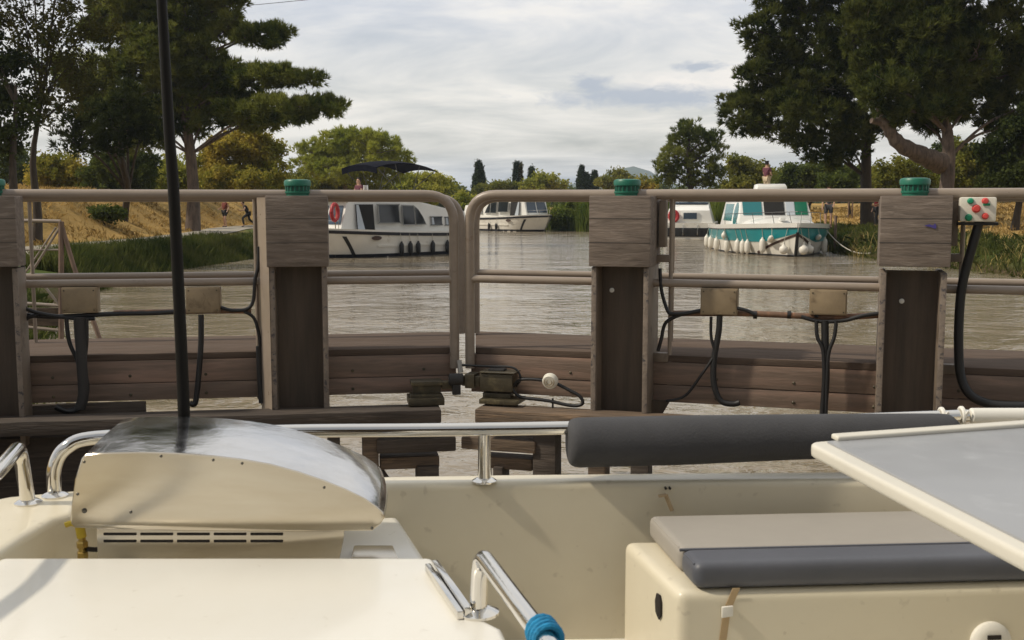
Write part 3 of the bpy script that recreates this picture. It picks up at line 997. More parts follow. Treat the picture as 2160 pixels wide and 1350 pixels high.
# ------------------------------------------------------------------ lock walls
MS = {
    'stone': M('lock_stone', (0.26, 0.23, 0.19), 0.9, var=0.35, vscale=1.5, bump=0.8, bscale=12, col2=(0.08, 0.075, 0.05), c2scale=1.2),
    'gate_wood': M('gate_planks', (0.165, 0.116, 0.086), 0.58, var=0.22, vscale=3.0, stretch=(0.8, 8, 9), bump=0.25, bscale=9,
                   col2=(0.33, 0.212, 0.158), c2lo=0.46, c2hi=0.76, c2scale=1.4, rvar=0.1),
    'walk_wood': M('walkway_planks', (0.105, 0.077, 0.060), 0.95, spec=0.15, var=0.3, vscale=3, stretch=(0.8, 8, 9), bump=0.4, bscale=9),
    'box_wood': M('weathered_grey_wood', (0.165, 0.132, 0.108), 0.8, var=0.34, vscale=3.2, stretch=(1.3, 6, 9), bump=0.6, bscale=5,
                  col2=(0.27, 0.225, 0.19), c2lo=0.54, c2hi=0.72, c2scale=3.6),
    'post': M('painted_steel_post', (0.185, 0.145, 0.11), 0.55, var=0.25, vscale=5, bump=0.2, bscale=30, col2=(0.09, 0.065, 0.045),
              c2lo=0.55, c2hi=0.68, c2scale=4.5, rvar=0.1),
    'post_edge': M('chipped_paint_edge', (0.205, 0.165, 0.132), 0.7, var=0.25, vscale=9, bump=0.5, bscale=40, col2=(0.055, 0.05, 0.055),
                   c2lo=0.54, c2hi=0.66, c2scale=34.0),
    'web': M('shade_toned_web', (0.080, 0.058, 0.041), 0.6, var=0.35, vscale=3, stretch=(5, 5, .5), bump=0.3, bscale=20),  # shade of the post recess put into the web colour
    'rail': M('taupe_rail_paint', (0.28, 0.228, 0.182), 0.34, var=0.10, vscale=7, stretch=(.6, 2, 2), bump=0.05, bscale=60, col2=(0.17, 0.10, 0.06),
              c2lo=0.64, c2hi=0.74, c2scale=6, rvar=0.08),
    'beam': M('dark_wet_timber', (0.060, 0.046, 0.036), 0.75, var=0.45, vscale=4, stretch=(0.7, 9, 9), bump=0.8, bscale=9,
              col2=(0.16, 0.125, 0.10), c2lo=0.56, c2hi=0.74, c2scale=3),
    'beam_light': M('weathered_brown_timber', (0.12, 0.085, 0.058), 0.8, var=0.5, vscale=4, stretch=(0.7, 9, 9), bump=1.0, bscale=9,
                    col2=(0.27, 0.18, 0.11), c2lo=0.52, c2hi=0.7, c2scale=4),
    'green': M('green_plastic', (0.008, 0.125, 0.078), 0.42, var=0.15, vscale=6),
    'green_dark': M('dark_green_grille', (0.006, 0.06, 0.04), 0.5),
    'jbox': M('dirty_beige_box', (0.27, 0.205, 0.125), 0.55, var=0.2, vscale=7, col2=(0.10, 0.065, 0.035), c2lo=0.55, c2hi=0.75, c2scale=9),
    'cable': M('black_cable', (0.012, 0.012, 0.013), 0.5),
    'cable_dusty': M('dusty_black_cable', (0.028, 0.026, 0.025), 0.7),
    'rust': M('rusty_conduit', (0.15, 0.085, 0.05), 0.6, var=0.4, vscale=9, col2=(0.26, 0.13, 0.07), c2lo=.5, c2hi=.6, c2scale=12),
    'oil_steel': M('oily_dark_steel', (0.070, 0.058, 0.036), 0.45, 0.3, var=0.4, vscale=12, bump=0.2, bscale=40, col2=(0.17, 0.14, 0.075), c2lo=.55, c2hi=.7, c2scale=9),
    'white': M('white_enamel', (0.78, 0.77, 0.72), 0.4, var=0.04, vscale=8),
    'control_white': M('control_box_white', (0.70, 0.67, 0.58), 0.45, var=0.08, vscale=9, col2=(0.40, 0.33, 0.24), c2lo=.62, c2hi=.8, c2scale=7),
    'btn_red': M('red_button', (0.62, 0.07, 0.06), 0.4),
    'btn_green': M('green_button', (0.01, 0.27, 0.14), 0.4),
    'purple': M('purple_paint_mark', (0.06, 0.045, 0.22), 0.6),
    'steel': M('galvanised_steel', (0.42, 0.40, 0.36), 0.5, 0.6, var=0.15, vscale=9),
}

for nm, lab, x0, x1, y1 in (('lock_wall', 'stone lock wall left of the gates', -4.6, -3.75, 8.2), ('lock_wall', 'stone lock wall right of the gates', 3.3, 4.2, 6.4)):
    r = thing(nm, lab, 'wall', ((x0 + x1) / 2, -4, 0))
    mb = MB().box(x0, x1, -14, y1, -1.2, 0.93)
    mb.build('masonry', MS['stone'], r, r.location, bevel=0.02)
    MB().box(x0 - .03, x1 + .03, -14, y1 + .03, 0.933, 1.08).build('coping', MS['stone'], r, r.location, bevel=0.025)


# ------------------------------------------------------------------ lock gates
class Leaf:
    def __init__(s, mx, my, ang, rot_sign, label):
        """local x runs from the meeting edge to the heel, v points upstream (away from the camera)"""
        s.sv = rot_sign
        s.rz = ang
        s.root = thing('lock_gate', label, 'lock gate', (mx, my, 0), ang, group='pair of lock gates')
        s.d = Vector((math.cos(ang), math.sin(ang), 0))
        s.y = Vector((-math.sin(ang), math.cos(ang), 0))
        s.n = s.y * s.sv
        s.m = Vector((mx, my, 0))

    def L(s, u, v, z):
        return Vector((u, v * s.sv, z))

    def P(s, px, py, v):
        w = onp(px, py, s.m + s.n * v, s.n) - s.m
        return Vector((w.dot(s.d), w.dot(s.y), w.z))

    def u(s, px, v, py=600):
        return s.P(px, py, v).x

    def z(s, px, py, v):
        return s.P(px, py, v).z

    def ubox(s, mb, u0, u1, v0, v1, z0, z1):
        a, b = sorted((v0 * s.sv, v1 * s.sv))
        mb.box(min(u0, u1), max(u0, u1), a, b, z0, z1)
        return mb

    def part(s, name, mb, mat, label=None, parent=None, **kw):
        o = mb.build(name, MS[mat], parent or s.root, **kw)
        if label:
            o['label'] = label
        return o


def rails(g, px_in, px_out, y_top_in, z_mid_px, v, r_top, r_mid, name_suffix, foot_z, px_m, uend):
    """one hoop of rail: top tube turning down at the meeting edge, and the middle tube"""
    top = g.P(px_in, y_top_in, v)
    mb = MB()
    pts = [g.L(uend, v, top.z), g.L(top.x, v, top.z), g.L(top.x, v, foot_z)]
    mb.tube(fillet(pts, 0.2, 8), r_top, 14)
    g.part('top_rail', mb, 'rail', ang=60)
    zm = g.z(px_m, z_mid_px, v)
    mb = MB().tube([g.L(top.x, v, zm), g.L(uend, v, zm)], r_mid, 12)
    g.part('middle_rail', mb, 'rail', ang=60)
    return top, zm


def sluice_post(g, px, wide, label, bolt_px=None, back=0.20):
    u = g.u(px, -0.16)
    h = wide / 2
    k = g.part
    # channel column: two flanges and a recessed web
    post = MB()
    for sgn in (-1, 1):
        g.ubox(post, u + sgn * h, u + sgn * (h - 0.035), -0.205, back, 0.62, 1.79)
    col = k('post', post, 'post', bevel=0.006)
    col['label'] = label
    web = MB()
    g.ubox(web, u - h + .036, u + h - .036, -0.052, -0.04, 0.62, 1.79)
    k('web', web, 'web', parent=col)
    for sgn in (-1, 1):
        e = MB()
        g.ubox(e, u + sgn * (h + .002), u + sgn * (h - 0.031), -0.222, -0.207, 0.62, 1.785)
        k('flange_edge', e, 'post_edge', parent=col, bevel=0.003)
    bx = MB()
    zt, zb = g.z(px, 413, -0.25), g.z(px, 563, -0.25)
    g.ubox(bx, u - h - .015, u + h + .015, -0.25, back - .04, zb, zt)
    cv = k('gear_box', bx, 'box_wood', bevel=0.008)
    # seams between the boards of the cover, cut as thin dark strips
    for q in (0.34, 0.68):
        s_ = MB()
        g.ubox(s_, u - h - .016, u + h + .016, -0.2515, -0.249, zb + (zt - zb) * q - .0015, zb + (zt - zb) * q + .0015)
        k('board_seam', s_, 'cable_dusty', parent=cv)
    # strut on the far side
    sd = MB()
    su = u + (h + .05)
    g.ubox(sd, su - .022, su + .022, 0.0, 0.10, zb + .12, zt - .03)
    k('side_plate', sd, 'post', bevel=0.004)
    sd = MB()
    g.ubox(sd, u + h, su + .05, 0.02, 0.08, zb + .02, zb + .07)
    k('bracket', sd, 'post', bevel=0.004)
    sd = MB()
    g.ubox(sd, u + h, su + .05, 0.02, 0.08, 1.14, 1.20)
    k('bracket', sd, 'post', bevel=0.004)
    sd = MB().tube([g.L(su + .055, 0.05, 0.9), g.L(su + .055, 0.05, zt - .02)], 0.014, 8)
    k('side_rod', sd, 'rail')
    if g is GL:
        wd = MB()
        q = [g.L(u + h + .002, -.235, .62), g.L(u + h + .085, -.03, .62), g.L(u + h + .002, -.03, .62)]
        wd.prism(q, (0, 0, zt - .63))
        k('side_board', wd, 'rail')
    gus = MB()
    a = u + (h - .01)
    poly = [g.L(a, -.02, .64), g.L(a + .13, -.02, .88), g.L(a, -.02, .88)]
    gus.prism(poly, g.L(0, .05, 0))
    k('gusset', gus, 'web')
    # cap
    cp = MB()
    c = g.L(u, -0.0, zt)
    cp.lathe([(.082, .0), (.084, .018), (.089, .020), (.089, .03), (.084, .032)], c, seg=24)
    cap = k('cap', cp, 'green')
    gr = MB().lathe([(.078, .031), (.078, .066)], c, seg=24)
    k('grille', gr, 'green_dark', parent=cap)
    ribs = MB()
    for i in range(18):
        a = 2 * math.pi * i / 18
        p = c + Vector((.078 * math.cos(a), .078 * math.sin(a), 0))
        ribs.tube([p + Vector((0, 0, .03)), p + Vector((0, 0, .068))], .006, 6)
    k('rib', ribs, 'green', parent=cap)
    ld = MB().lathe([(.086, .066), (.090, .070), (.091, .097), (.084, .108), (.066, .112), (.0, .1105)], c, seg=28)
    k('lid', ld, 'green', parent=cap)
    if bolt_px:
        p = g.P(*bolt_px, -0.054)
        b = MB().lathe([(.016, 0), (.016, .008), (.008, .013)], p, (0, -g.sv, 0), 12)
        k('bolt', b, 'white')
    hk = MB().lathe([(.028, 0), (.028, .03), (.018, .034)], g.L(u + .035, -.054, .74), (0, -g.sv, 0), 14)
    k('cable_gland', hk, 'cable')
    return u, zt, zb


def cable(g, pts, v, r, mat='cable', name='cable', n=6):
    P = [g.P(p[0], p[1], v + (p[2] if len(p) > 2 else 0)) for p in pts]
    mb = MB().tube(smooth_path(P, n), r, 8)
    return g.part(name, mb, mat, ang=60)


def jbox(g, x0, y0, x1, y1, v=-0.06, label=None):
    a, b = g.P(x0, y0, v), g.P(x1, y1, v)
    mb = MB()
    g.ubox(mb, a.x, b.x, v, v + .10, b.z, a.z)
    o = g.part('junction_box', mb, 'jbox', bevel=0.006, label=label)
    ld = MB()
    m = .008
    u0, u1 = sorted((a.x, b.x))
    g.ubox(ld, u0 + m, u1 - m, v - .006, v - .0005, b.z + m, a.z - m)
    g.part('lid', ld, 'jbox', parent=o, bevel=0.003)
    for (uu, zz) in ((u0 + .02, a.z - .02), (u1 - .02, a.z - .02), (u0 + .02, b.z + .02), (u1 - .02, b.z + .02)):
        s_ = MB().lathe([(.005, 0), (.005, .003)], g.L(uu, v - .006, zz), (0, -g.sv, 0), 8)
        g.part('screw', s_, 'oil_steel', parent=o)
    return o


def leaf_common(g, uend, px_post1, px_edge):
    zw = g.z(px_edge, 733, 0.03)           # walkway level
    w = MB()
    pe = 949 if g is GL else 1003
    for va, vb in ((0.035, 0.50), (0.503, 0.965)):
        w.prism([g.L(g.u(pe, va, 735), va, zw - .045), g.L(g.u(pe, vb, 700), vb, zw - .045), g.L(uend, vb, zw - .045), g.L(uend, va, zw - .045)], (0, 0, .045))
    g.part('walkway', w, 'walk_wood', bevel=0.006)
    zj, zb = g.z(px_edge, 792, 0.03), g.z(px_edge, 827, 0.03)
    f = MB()
    g.ubox(f, 0.02, uend, 0.03, 0.085, zj + .002, zw - .047)
    g.part('plank', f, 'gate_wood', bevel=0.005)
    f = MB()
    g.ubox(f, 0.02, uend, 0.034, 0.088, zb, zj - .002)
    g.part('plank', f, 'gate_wood', bevel=0.005)
    for i in range(7):
        uu = 0.25 + i * 0.5
        for zz in (zj + .05, zb + .04):
            b = MB().lathe([(.011, 0), (.011, .005), (.006, .009)], g.L(uu, .034, zz), (0, -g.sv, 0), 8)
            g.part('bolt', b, 'oil_steel')
    return zw, zj, zb


GL = Leaf(*at(968, 600, 7.6).xy, math.pi + R_(9), -1, 'left lock gate leaf, dark shaded timber under taupe rails')
GR = Leaf(*at(984, 600, 7.6).xy, -R_(17), 1, 'right lock gate leaf, sunlit pinkish timber under taupe rails')

for g, uend, pin, pback, pm in ((GL, 3.5, 957, 971, 800), (GR, 3.75, 990, 1002, 1130)):
    zw, zj, zb = leaf_common(g, uend, 0, 940 if g is GL else 1010)
    g.zw = zw
    rails(g, pin, None, 411, 591, 0.0, 0.034, 0.027, '', g.z(pin, 776, 0), pm, uend)
    rails(g, pback, None, 417, 577, 0.78, 0.034, 0.026, '', zw + .01, pm, uend)
# stanchions of the far rails
for g, px in ((GL, 70), (GL, 545), (GR, 1418)):
    u = g.u(px, 0.78)
    mb = MB().tube([g.L(u, .78, g.zw), g.L(u, .78, g.z(px, 412, 0.78))], 0.014, 10)
    g.part('stanchion', mb, 'rail')

sluice_post(GL, 630, 0.375, 'shaded sluice post near the meeting edge', None)
sluice_post(GL, -26, 0.40, 'sluice post at the left picture edge', None, -0.02)
sluice_post(GR, 1311, 0.375, 'sunlit sluice post near the meeting edge', (1291, 612))
sluice_post(GR, 1925, 0.375, 'sunlit sluice post with a purple mark', (1902, 635))
p0 = GR.P(1968, 478, -0.253)
mb = MB()
poly = [p0 + Vector(q) for q in ((-.05, 0, .005), (-.02, 0, .014), (.0, 0, .008), (.012, 0, .02), (.02, 0, .0), (.015, 0, -.014), (-.01, 0, -.004))]
mb.prism(poly, GR.L(0, -.003, 0))
GR.part('paint_mark', mb, 'purple')


# dark timber frame under the walkway
def beam(g, pxa, pya, pxb, pyb, v0, v1, mat, name='beam', zthick=None, bev=0.012):
    a, b = g.P(pxa, pya, v0), g.P(pxb, pyb, v0)
    mb = MB()
    g.ubox(mb, a.x, b.x, v0, v1, min(a.z, b.z) if zthick is None else a.z - zthick, a.z)
    return g.part(name, mb, mat, bevel=bev)


def beam_long(g, px, py_top, py_bot, uend, v0, v1, mat, name='beam'):
    a, c = g.P(px, py_top, v0), g.P(px, py_bot, v0)
    mb = MB()
    g.ubox(mb, a.x, uend, v0, v1, c.z, a.z)
    return g.part(name, mb, mat, bevel=0.012)


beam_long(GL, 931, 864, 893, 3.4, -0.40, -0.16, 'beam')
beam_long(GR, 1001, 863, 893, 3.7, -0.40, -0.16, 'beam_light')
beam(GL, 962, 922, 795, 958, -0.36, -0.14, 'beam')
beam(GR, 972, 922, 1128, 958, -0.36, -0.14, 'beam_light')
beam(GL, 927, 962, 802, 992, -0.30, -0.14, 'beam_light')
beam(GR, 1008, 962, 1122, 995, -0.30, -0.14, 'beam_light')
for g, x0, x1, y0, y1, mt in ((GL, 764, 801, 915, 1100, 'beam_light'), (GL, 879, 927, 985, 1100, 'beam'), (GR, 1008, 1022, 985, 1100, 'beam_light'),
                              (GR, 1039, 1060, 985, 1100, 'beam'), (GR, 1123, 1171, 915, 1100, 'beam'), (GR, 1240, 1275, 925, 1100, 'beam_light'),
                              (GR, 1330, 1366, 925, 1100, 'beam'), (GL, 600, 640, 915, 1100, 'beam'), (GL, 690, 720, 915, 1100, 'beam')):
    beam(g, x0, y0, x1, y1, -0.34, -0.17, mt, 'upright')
# brace and lower boarding
a, b = GL.P(800, 985, -.25), GL.P(830, 1030, -.25)
GL.part('brace', MB().tube([a, b + (b - a) * .8], .02, 6), 'beam')
mb = MB()
GL.ubox(mb, 1.05, 3.4, -0.13, -0.05, -0.4, 0.66)
GL.part('lower_boarding', mb, 'beam', bevel=0.006)
mb = MB()
GL.ubox(mb, 2.15, 3.4, -0.02, 0.028, 0.66, GL.z(200, 850, 0))
GL.part('lower_boarding', mb, 'beam', bevel=0.006)
mb = MB()
GR.ubox(mb, 0.72, 3.7, -0.13, -0.05, -0.4, 0.30)
GR.part('lower_boarding', mb, 'beam', bevel=0.006)

# latch at the meeting edge: rail-shaped block on the left leaf, limit switch box on the right leaf
g = GL
v = -0.14


def ib(g, x0, y0, x1, y1, v0, v1, mb):
    a, b = g.P(x0, y0, v0), g.P(x1, y1, v0)
    return g.ubox(mb, a.x, b.x, v0, v1, b.z, a.z)


mb = MB()
ib(g, 867, 806, 934, 813, -.24, -.10, mb)
ib(g, 871, 813, 930, 833, -.20, -.13, mb)
ib(g, 866, 833, 932, 842, -.25, -.10, mb)
ib(g, 862, 842, 938, 855, -.29, -.06, mb)
ib(g, 880, 855, 920, 864, -.25, -.10, mb)
g.part('latch_block', mb, 'oil_steel', bevel=0.004)
mb = MB()
ib(g, 932, 806, 958, 820, -.20, -.12, mb)
g.part('latch_arm', mb, 'oil_steel', bevel=0.004)
c = g.P(962, 800, -.22)
mb = MB().lathe([(.03, -.05), (.042, -.045), (.042, .045), (.03, .05)], c, (1, 0, 0), 16)
a, b = g.P(955, 808, -.24), g.P(972, 833, -.24)
g.ubox(mb, a.x, b.x, -.24, -.19, b.z, a.z)
g.part('latch_hook', mb, 'cable_dusty', bevel=0.003)
g = GR
mb = MB()
ib(g, 974, 793, 1012, 816, -.22, -.14, mb)
ib(g, 980, 789, 1000, 820, -.24, -.12, mb)
g.part('latch_arm', mb, 'oil_steel', bevel=0.005)
mb = MB()
ib(g, 1012, 788, 1080, 828, -.24, -.10, mb)
sw = g.part('switch_box', mb, 'oil_steel', bevel=0.005)
mb = MB()
ib(g, 1010, 784, 1084, 790, -.255, -.09, mb)
g.part('lid', mb, 'oil_steel', parent=sw, bevel=0.003)
mb = MB()
ib(g, 1030, 778, 1062, 785, -.20, -.12, mb)
g.part('plate', mb, 'cable_dusty', parent=sw, bevel=0.003)
mb = MB()
ib(g, 1018, 828, 1076, 842, -.21, -.12, mb)
ib(g, 1010, 842, 1090, 856, -.28, -.06, mb)
ib(g, 1030, 856, 1064, 863, -.24, -.10, mb)
g.part('switch_stand', mb, 'oil_steel', bevel=0.004)
cable(g, [(975, 770), (1030, 773), (1075, 774), (1092, 783), (1098, 800), (1088, 815)], -.16, .008)
cable(g, [(1083, 815), (1095, 802), (1120, 800), (1148, 803)], -.20, .010)
cable(g, [(1172, 808), (1195, 820), (1222, 835), (1229, 850), (1215, 856), (1190, 853), (1160, 846), (1130, 842), (1100, 838), (1084, 826), (1080, 812)], -.20, .012)
mb = MB().tube([g.P(1166, 840, -.2), g.P(1166, 866, -.2)], .007, 8)
g.part('cable_hook', mb, 'cable')
c = g.P(1160, 805, -.22)
mb = MB().lathe([(.055, .02), (.052, -.008), (.045, -.018), (.0, -.02)], c, (0, 1, 0.25), 20)
lamp = g.part('warning_lamp', mb, 'control_white')
mb = MB()
for r in (.018, .034):
    ring = [c + Vector((r * math.cos(t * .3), -.021 + .0, r * math.sin(t * .3))) for t in range(22)]
    mb.tube(ring, .003, 5)
g.part('lens_ring', mb, 'jbox', parent=lamp)
mb = MB()
mb.tube([GL.P(968, 760, -.08), GL.P(972, 786, -.1)], .018, 8)
GL.part('hinge_pin', mb, 'steel')

# junction boxes, conduits and cables
jbox(GL, 128, 607, 206, 660)
jbox(GL, 391, 607, 465, 660)
jbox(GR, 1478, 608, 1555, 666)
jbox(GR, 1708, 611, 1786, 666, label='rust-stained junction box')
g = GL
cable(g, [(45, 664), (120, 668), (240, 662), (330, 660), (380, 657)], -.03, .016, 'cable')
cable(g, [(240, 660), (380, 657), (480, 656), (530, 656)], -.02, .018, 'rust', 'conduit')
cable(g, [(48, 560), (50, 640), (65, 655), (100, 664), (160, 672), (200, 672)], -.05, .013)
cable(g, [(48, 690), (56, 672), (80, 664)], -.05, .013)
for i, (x, r) in enumerate(((150, .014), (166, .022), (180, .015))):
    cable(g, [(x - 10 + i * 6, 672), (x - 4 + i * 3, 720), (166 + i * 6, 770), (170 + i * 7, 820), (164 + i * 5, 855), (140 + i * 4, 868), (118, 858)], -.08 - .015 * i, r)
cable(g, [(168, 670), (172, 760), (176, 830), (168, 862)], -.12, .035, 'cable_dusty')
cable(g, [(424, 664), (424, 720), (420, 780), (414, 840), (409, 853), (400, 850)], -.06, .019)
cable(g, [(466, 648), (490, 655), (520, 652), (534, 635), (538, 590), (545, 560), (546, 520)], -.05, .012)
cable(g, [(515, 657), (535, 670), (545, 700), (549, 730)], -.05, .011)
cable(g, [(546, 730), (548, 790), (552, 850)], -.04, .02, 'cable_dusty')
mb = MB().tube([g.P(57, 856, -.08), g.P(57, 890, -.08)], .016, 10)
g.part('threaded_rod', mb, 'steel')
g = GR
cable(g, [(1392, 566), (1395, 610), (1404, 645), (1412, 662)], -.02, .012)
cable(g, [(1412, 662), (1440, 662), (1478, 655)], -.04, .014)
cable(g, [(1440, 662), (1405, 680), (1395, 715), (1388, 740)], -.03, .012)
cable(g, [(1420, 661), (1560, 661), (1640, 664), (1760, 669), (1862, 664)], -.01, .020, 'rust', 'conduit')
cable(g, [(1555, 650), (1575, 655), (1595, 664)], -.05, .012)
cable(g, [(1690, 668), (1730, 678), (1780, 676), (1820, 666), (1864, 660)], -.05, .013)
for px in (1593, 1665, 1722):
    mb = MB()
    p = g.P(px, 664, -.01)
    mb.lathe([(.026, -.012), (.026, .012)], p, (1, 0, 0), 12)
    g.part('clip', mb, 'cable')
cable(g, [(1518, 666), (1516, 700), (1506, 760), (1506, 810), (1520, 845), (1545, 852), (1560, 849)], -.05, .020)
cable(g, [(1500, 668), (1500, 710), (1508, 740)], -.06, .010)
cable(g, [(1504, 755), (1480, 790), (1445, 835), (1405, 846)], -.06, .009)
cable(g, [(1722, 676), (1724, 710), (1736, 740), (1738, 800), (1734, 880)], -.07, .012)
cable(g, [(1740, 676), (1741, 740), (1742, 800), (1736, 880)], -.05, .024)
cable(g, [(1764, 676), (1760, 710), (1748, 745), (1744, 800), (1742, 880)], -.07, .012)

# push-button box on its thick conduit
P0 = GR.m + GR.n * (-0.10)


def gw(px, py, v):
    return onp(px, py, GR.m + GR.n * v, GR.n)


c0 = gw(2064, 470, -.1)
cb = thing('control_box', 'white push-button box with red and green buttons on a thick black conduit', 'control box', c0, GR.rz)
Minv = Matrix.Rotation(-GR.rz, 4, 'Z')


def lc(px, py, v):
    return Minv @ (gw(px, py, v) - c0)


a, b = lc(2026, 416, -.12), lc(2101, 468, -.12)
mb = MB().box(a.x, b.x, a.y, a.y + .10, b.z, a.z)
mb.build('housing', MS['control_white'], cb, bevel=0.012)
mb = MB().box(a.x - .005, b.x + .018, a.y + .03, a.y + .12, b.z - .022, b.z - .003)
mb.build('base_plate', MS['cable'], cb, bevel=0.004)
for px, py, mt, r in ((2047, 424, 'btn_green', .015), (2078, 424, 'btn_red', .016), (2059, 440, 'btn_red', .020), (2043, 459, 'btn_green', .017), (2078, 456, 'btn_red', .016)):
    q = lc(px, py, -.12)
    o = MB().lathe([(r * 1.25, 0), (r * 1.25, .006), (r, .008), (r, .022), (r * .8, .027), (0, .028)], q, (0, -1, 0), 16).build('button', MS[mt], cb)
q = lc(2081, 431, -.12)
MB().box(q.x - .02, q.x + .02, q.y - .008, q.y, q.z - .008, q.z + .006).build('button_guard', MS['btn_green'], cb, bevel=0.003)
pts = [lc(*p) for p in ((2066, 466, -.06), (2058, 495, -.06), (2045, 540, -.06), (2032, 590, -.06), (2025, 640, -.06), (2022, 720, -.06), (2026, 790, -.06), (2044, 830, -.07),
                        (2080, 850, -.07), (2130, 856, -.07), (2230, 856, -.07))]
MB().tube(smooth_path(pts, 6), [.035] * 60 + [.030] * 1 if False else .028, 12).build('conduit', MS['cable'], cb, ang=60)

# steel landing rail on the near left bank
lr = thing('landing_rail', 'light steel frame of tubes on the bank at the far left', 'railing', gz(128, 705, 0.62))
Y0 = lr.location.y


def lp(px, py, dy=0.0):
    return at(px, py, Y0 + dy) - lr.location


LRM = MS['rail']
for nm, pts, r in (('top_bar', [(20, 465), (128, 467)], .022), ('post', [(129, 467), (129, 720)], .035), ('brace', [(126, 480), (66, 575), (40, 620)], .016),
                   ('brace', [(118, 480), (60, 566), (30, 610)], .012), ('brace', [(131, 480), (155, 560), (212, 720)], .030), ('bar', [(20, 527), (126, 527)], .013),
                   ('bar', [(20, 638), (126, 645)], .022), ('brace', [(95, 605), (126, 645)], .018), ('bar', [(20, 686), (126, 697)], .02)):
    MB().tube([lp(*p) for p in pts], r, 8).build(nm, LRM if r < .025 else BARK['pale'], lr)
mb = MB()
a, b = lp(10, 650), lp(126, 688)
mb.box(a.x - 1.0, b.x, .02, .07, b.z, a.z)
mb.build('plank', MS['beam_light'], lr, bevel=0.01)
# ------------------------------------------------------------------ moored boats
MB_ = {
    'white': M('white_gelcoat', (0.84, 0.83, 0.79), 0.28, var=0.04, vscale=2, coat=0.3),
    'hullw': M('hull_white', (0.78, 0.75, 0.68), 0.32, var=0.07, vscale=1.5, coat=0.2, col2=(0.50, 0.45, 0.36), c2lo=0.58, c2hi=0.8, c2scale=1.5),
    'cream': M('cream_gelcoat', (0.72, 0.66, 0.50), 0.35, var=0.06, vscale=1.5, coat=0.2),
    'navy': M('navy_stripe', (0.014, 0.016, 0.026), 0.4),
    'black': M('black_rubber', (0.012, 0.012, 0.012), 0.55),
    'glass': M('dark_tinted_glass', (0.020, 0.024, 0.028), 0.06, spec=0.6),
    'bglass': M('bluish_glass', (0.05, 0.075, 0.11), 0.08, spec=0.6),
    'canopy': M('dark_blue_canvas', (0.006, 0.007, 0.014), 0.9, var=0.2, vscale=3, spec=0.1),
    'tube': M('dark_metal_tube', (0.10, 0.10, 0.10), 0.35, 0.8),
    'chrome': M('polished_tube', (0.62, 0.61, 0.58), 0.12, 1.0),
    'brown': M('brown_plate', (0.060, 0.032, 0.024), 0.5),
    'red': M('red_lifebuoy', (0.42, 0.028, 0.032), 0.5),
    'teal': M('turquoise_hull_paint', (0.008, 0.245, 0.275), 0.30, var=0.10, vscale=1.2, coat=0.3, col2=(0.04, 0.30, 0.32), c2lo=0.55, c2hi=0.7, c2scale=1.2),
    'tealglass': M('turquoise_tinted_glass', (0.025, 0.19, 0.21), 0.08, spec=0.6),
    'greenglass': M('green_tinted_glass', (0.02, 0.16, 0.095), 0.1, spec=0.6),
    'fender': M('white_fender_vinyl', (0.74, 0.70, 0.62), 0.4, var=0.07, vscale=6),
    'rope': M('pale_rope', (0.50, 0.47, 0.40), 0.9),
    'frame': M('grey_window_rubber', (0.30, 0.30, 0.29), 0.6),
    'curtain': M('pale_curtain', (0.50, 0.55, 0.60), 0.9),
    'dark_in': M('dark_doorway', (0.012, 0.011, 0.010), 0.8),
}


class Hull:
    def __init__(s, L, B, z_bow, z_aft, rake, full=2.4, fl=1.8, wlf=0.86, tb=.5):
        s.tb = tb
        s.L, s.B, s.zb, s.za, s.rake, s.full, s.fl, s.wlf = L, B, z_bow, z_aft, rake, full, fl, wlf

    def sheer(s, t):
        return s.za + (s.zb - s.za) * (1 - t) ** 2

    def p(s, t, q, side, off=0.0):
        """t: 0 bow .. 1 stern, q: 0 below water .. 1 sheer"""
        hd = s.B / 2 * (1 - (1 - min(t / s.tb, 1)) ** s.full) * (1 - .06 * max(0, (t - .7) / .3) ** 2)
        hw = s.B / 2 * s.wlf * (1 - (1 - min(t / (s.tb + .12), 1)) ** s.fl)
        h = hw + (hd - hw) * max(0, q) ** .75
        z = -.35 + q * (s.sheer(t) + .35)
        x = -t * s.L + s.rake * (q * (s.sheer(0) + .35) - .35) / s.sheer(0) * (1 - t) ** 3
        h = max(h, 0.015)
        sl = 1 if t > 0.5 else (1 - t) ** .5
        return Vector((x + off * (1 - min(t / .5, 1)) * .6, side * (h + off), z))

    def q_of(s, t, z):
        return (z + .35) / (s.sheer(t) + .35)

    def solid(s):
        ts = [0, .015, .04, .08, .13, .19, .26, .34, .42, .5, .6, .7, .8, .9, 1.0]
        qs = [1, .85, .7, .5, .3, .12, 0]
        rings = [[s.p(t, q, -1) for q in qs] + [s.p(t, q, 1) for q in qs[::-1]] for t in ts]
        return MB().loft(rings)

    def strip(s, z0, z1, t0, t1, side, off=0.012, from_sheer=False, n=16, ends=None):
        rings = []
        for i in range(n + 1):
            t = t0 + (t1 - t0) * i / n
            if from_sheer:
                q0, q1 = s.q_of(t, s.sheer(t) + z0), s.q_of(t, s.sheer(t) + z1)
            elif callable(z0):
                q0, q1 = s.q_of(t, z0(t)), s.q_of(t, z1(t))
            else:
                q0, q1 = s.q_of(t, z0), s.q_of(t, z1)
            rings.append([s.p(t, q0, side, -.01), s.p(t, q0, side, off), s.p(t, q1, side, off), s.p(t, q1, side, -.01)])
        return MB().loft(rings)


def side_panel(poly, w, off=0.012, th=0.02, side=1):
    """flat panel on a cabin side; poly in (x,z), w(x,z) the half width there"""
    a = [Vector((x, side * (w(x, z) - th), z)) for x, z in poly]
    b = [Vector((x, side * (w(x, z) + off), z)) for x, z in poly]
    n = len(poly)
    return MB().add(a + b, [tuple(range(n)), tuple(range(n, 2 * n))] + [(i, (i + 1) % n, (i + 1) % n + n, i + n) for i in range(n)])


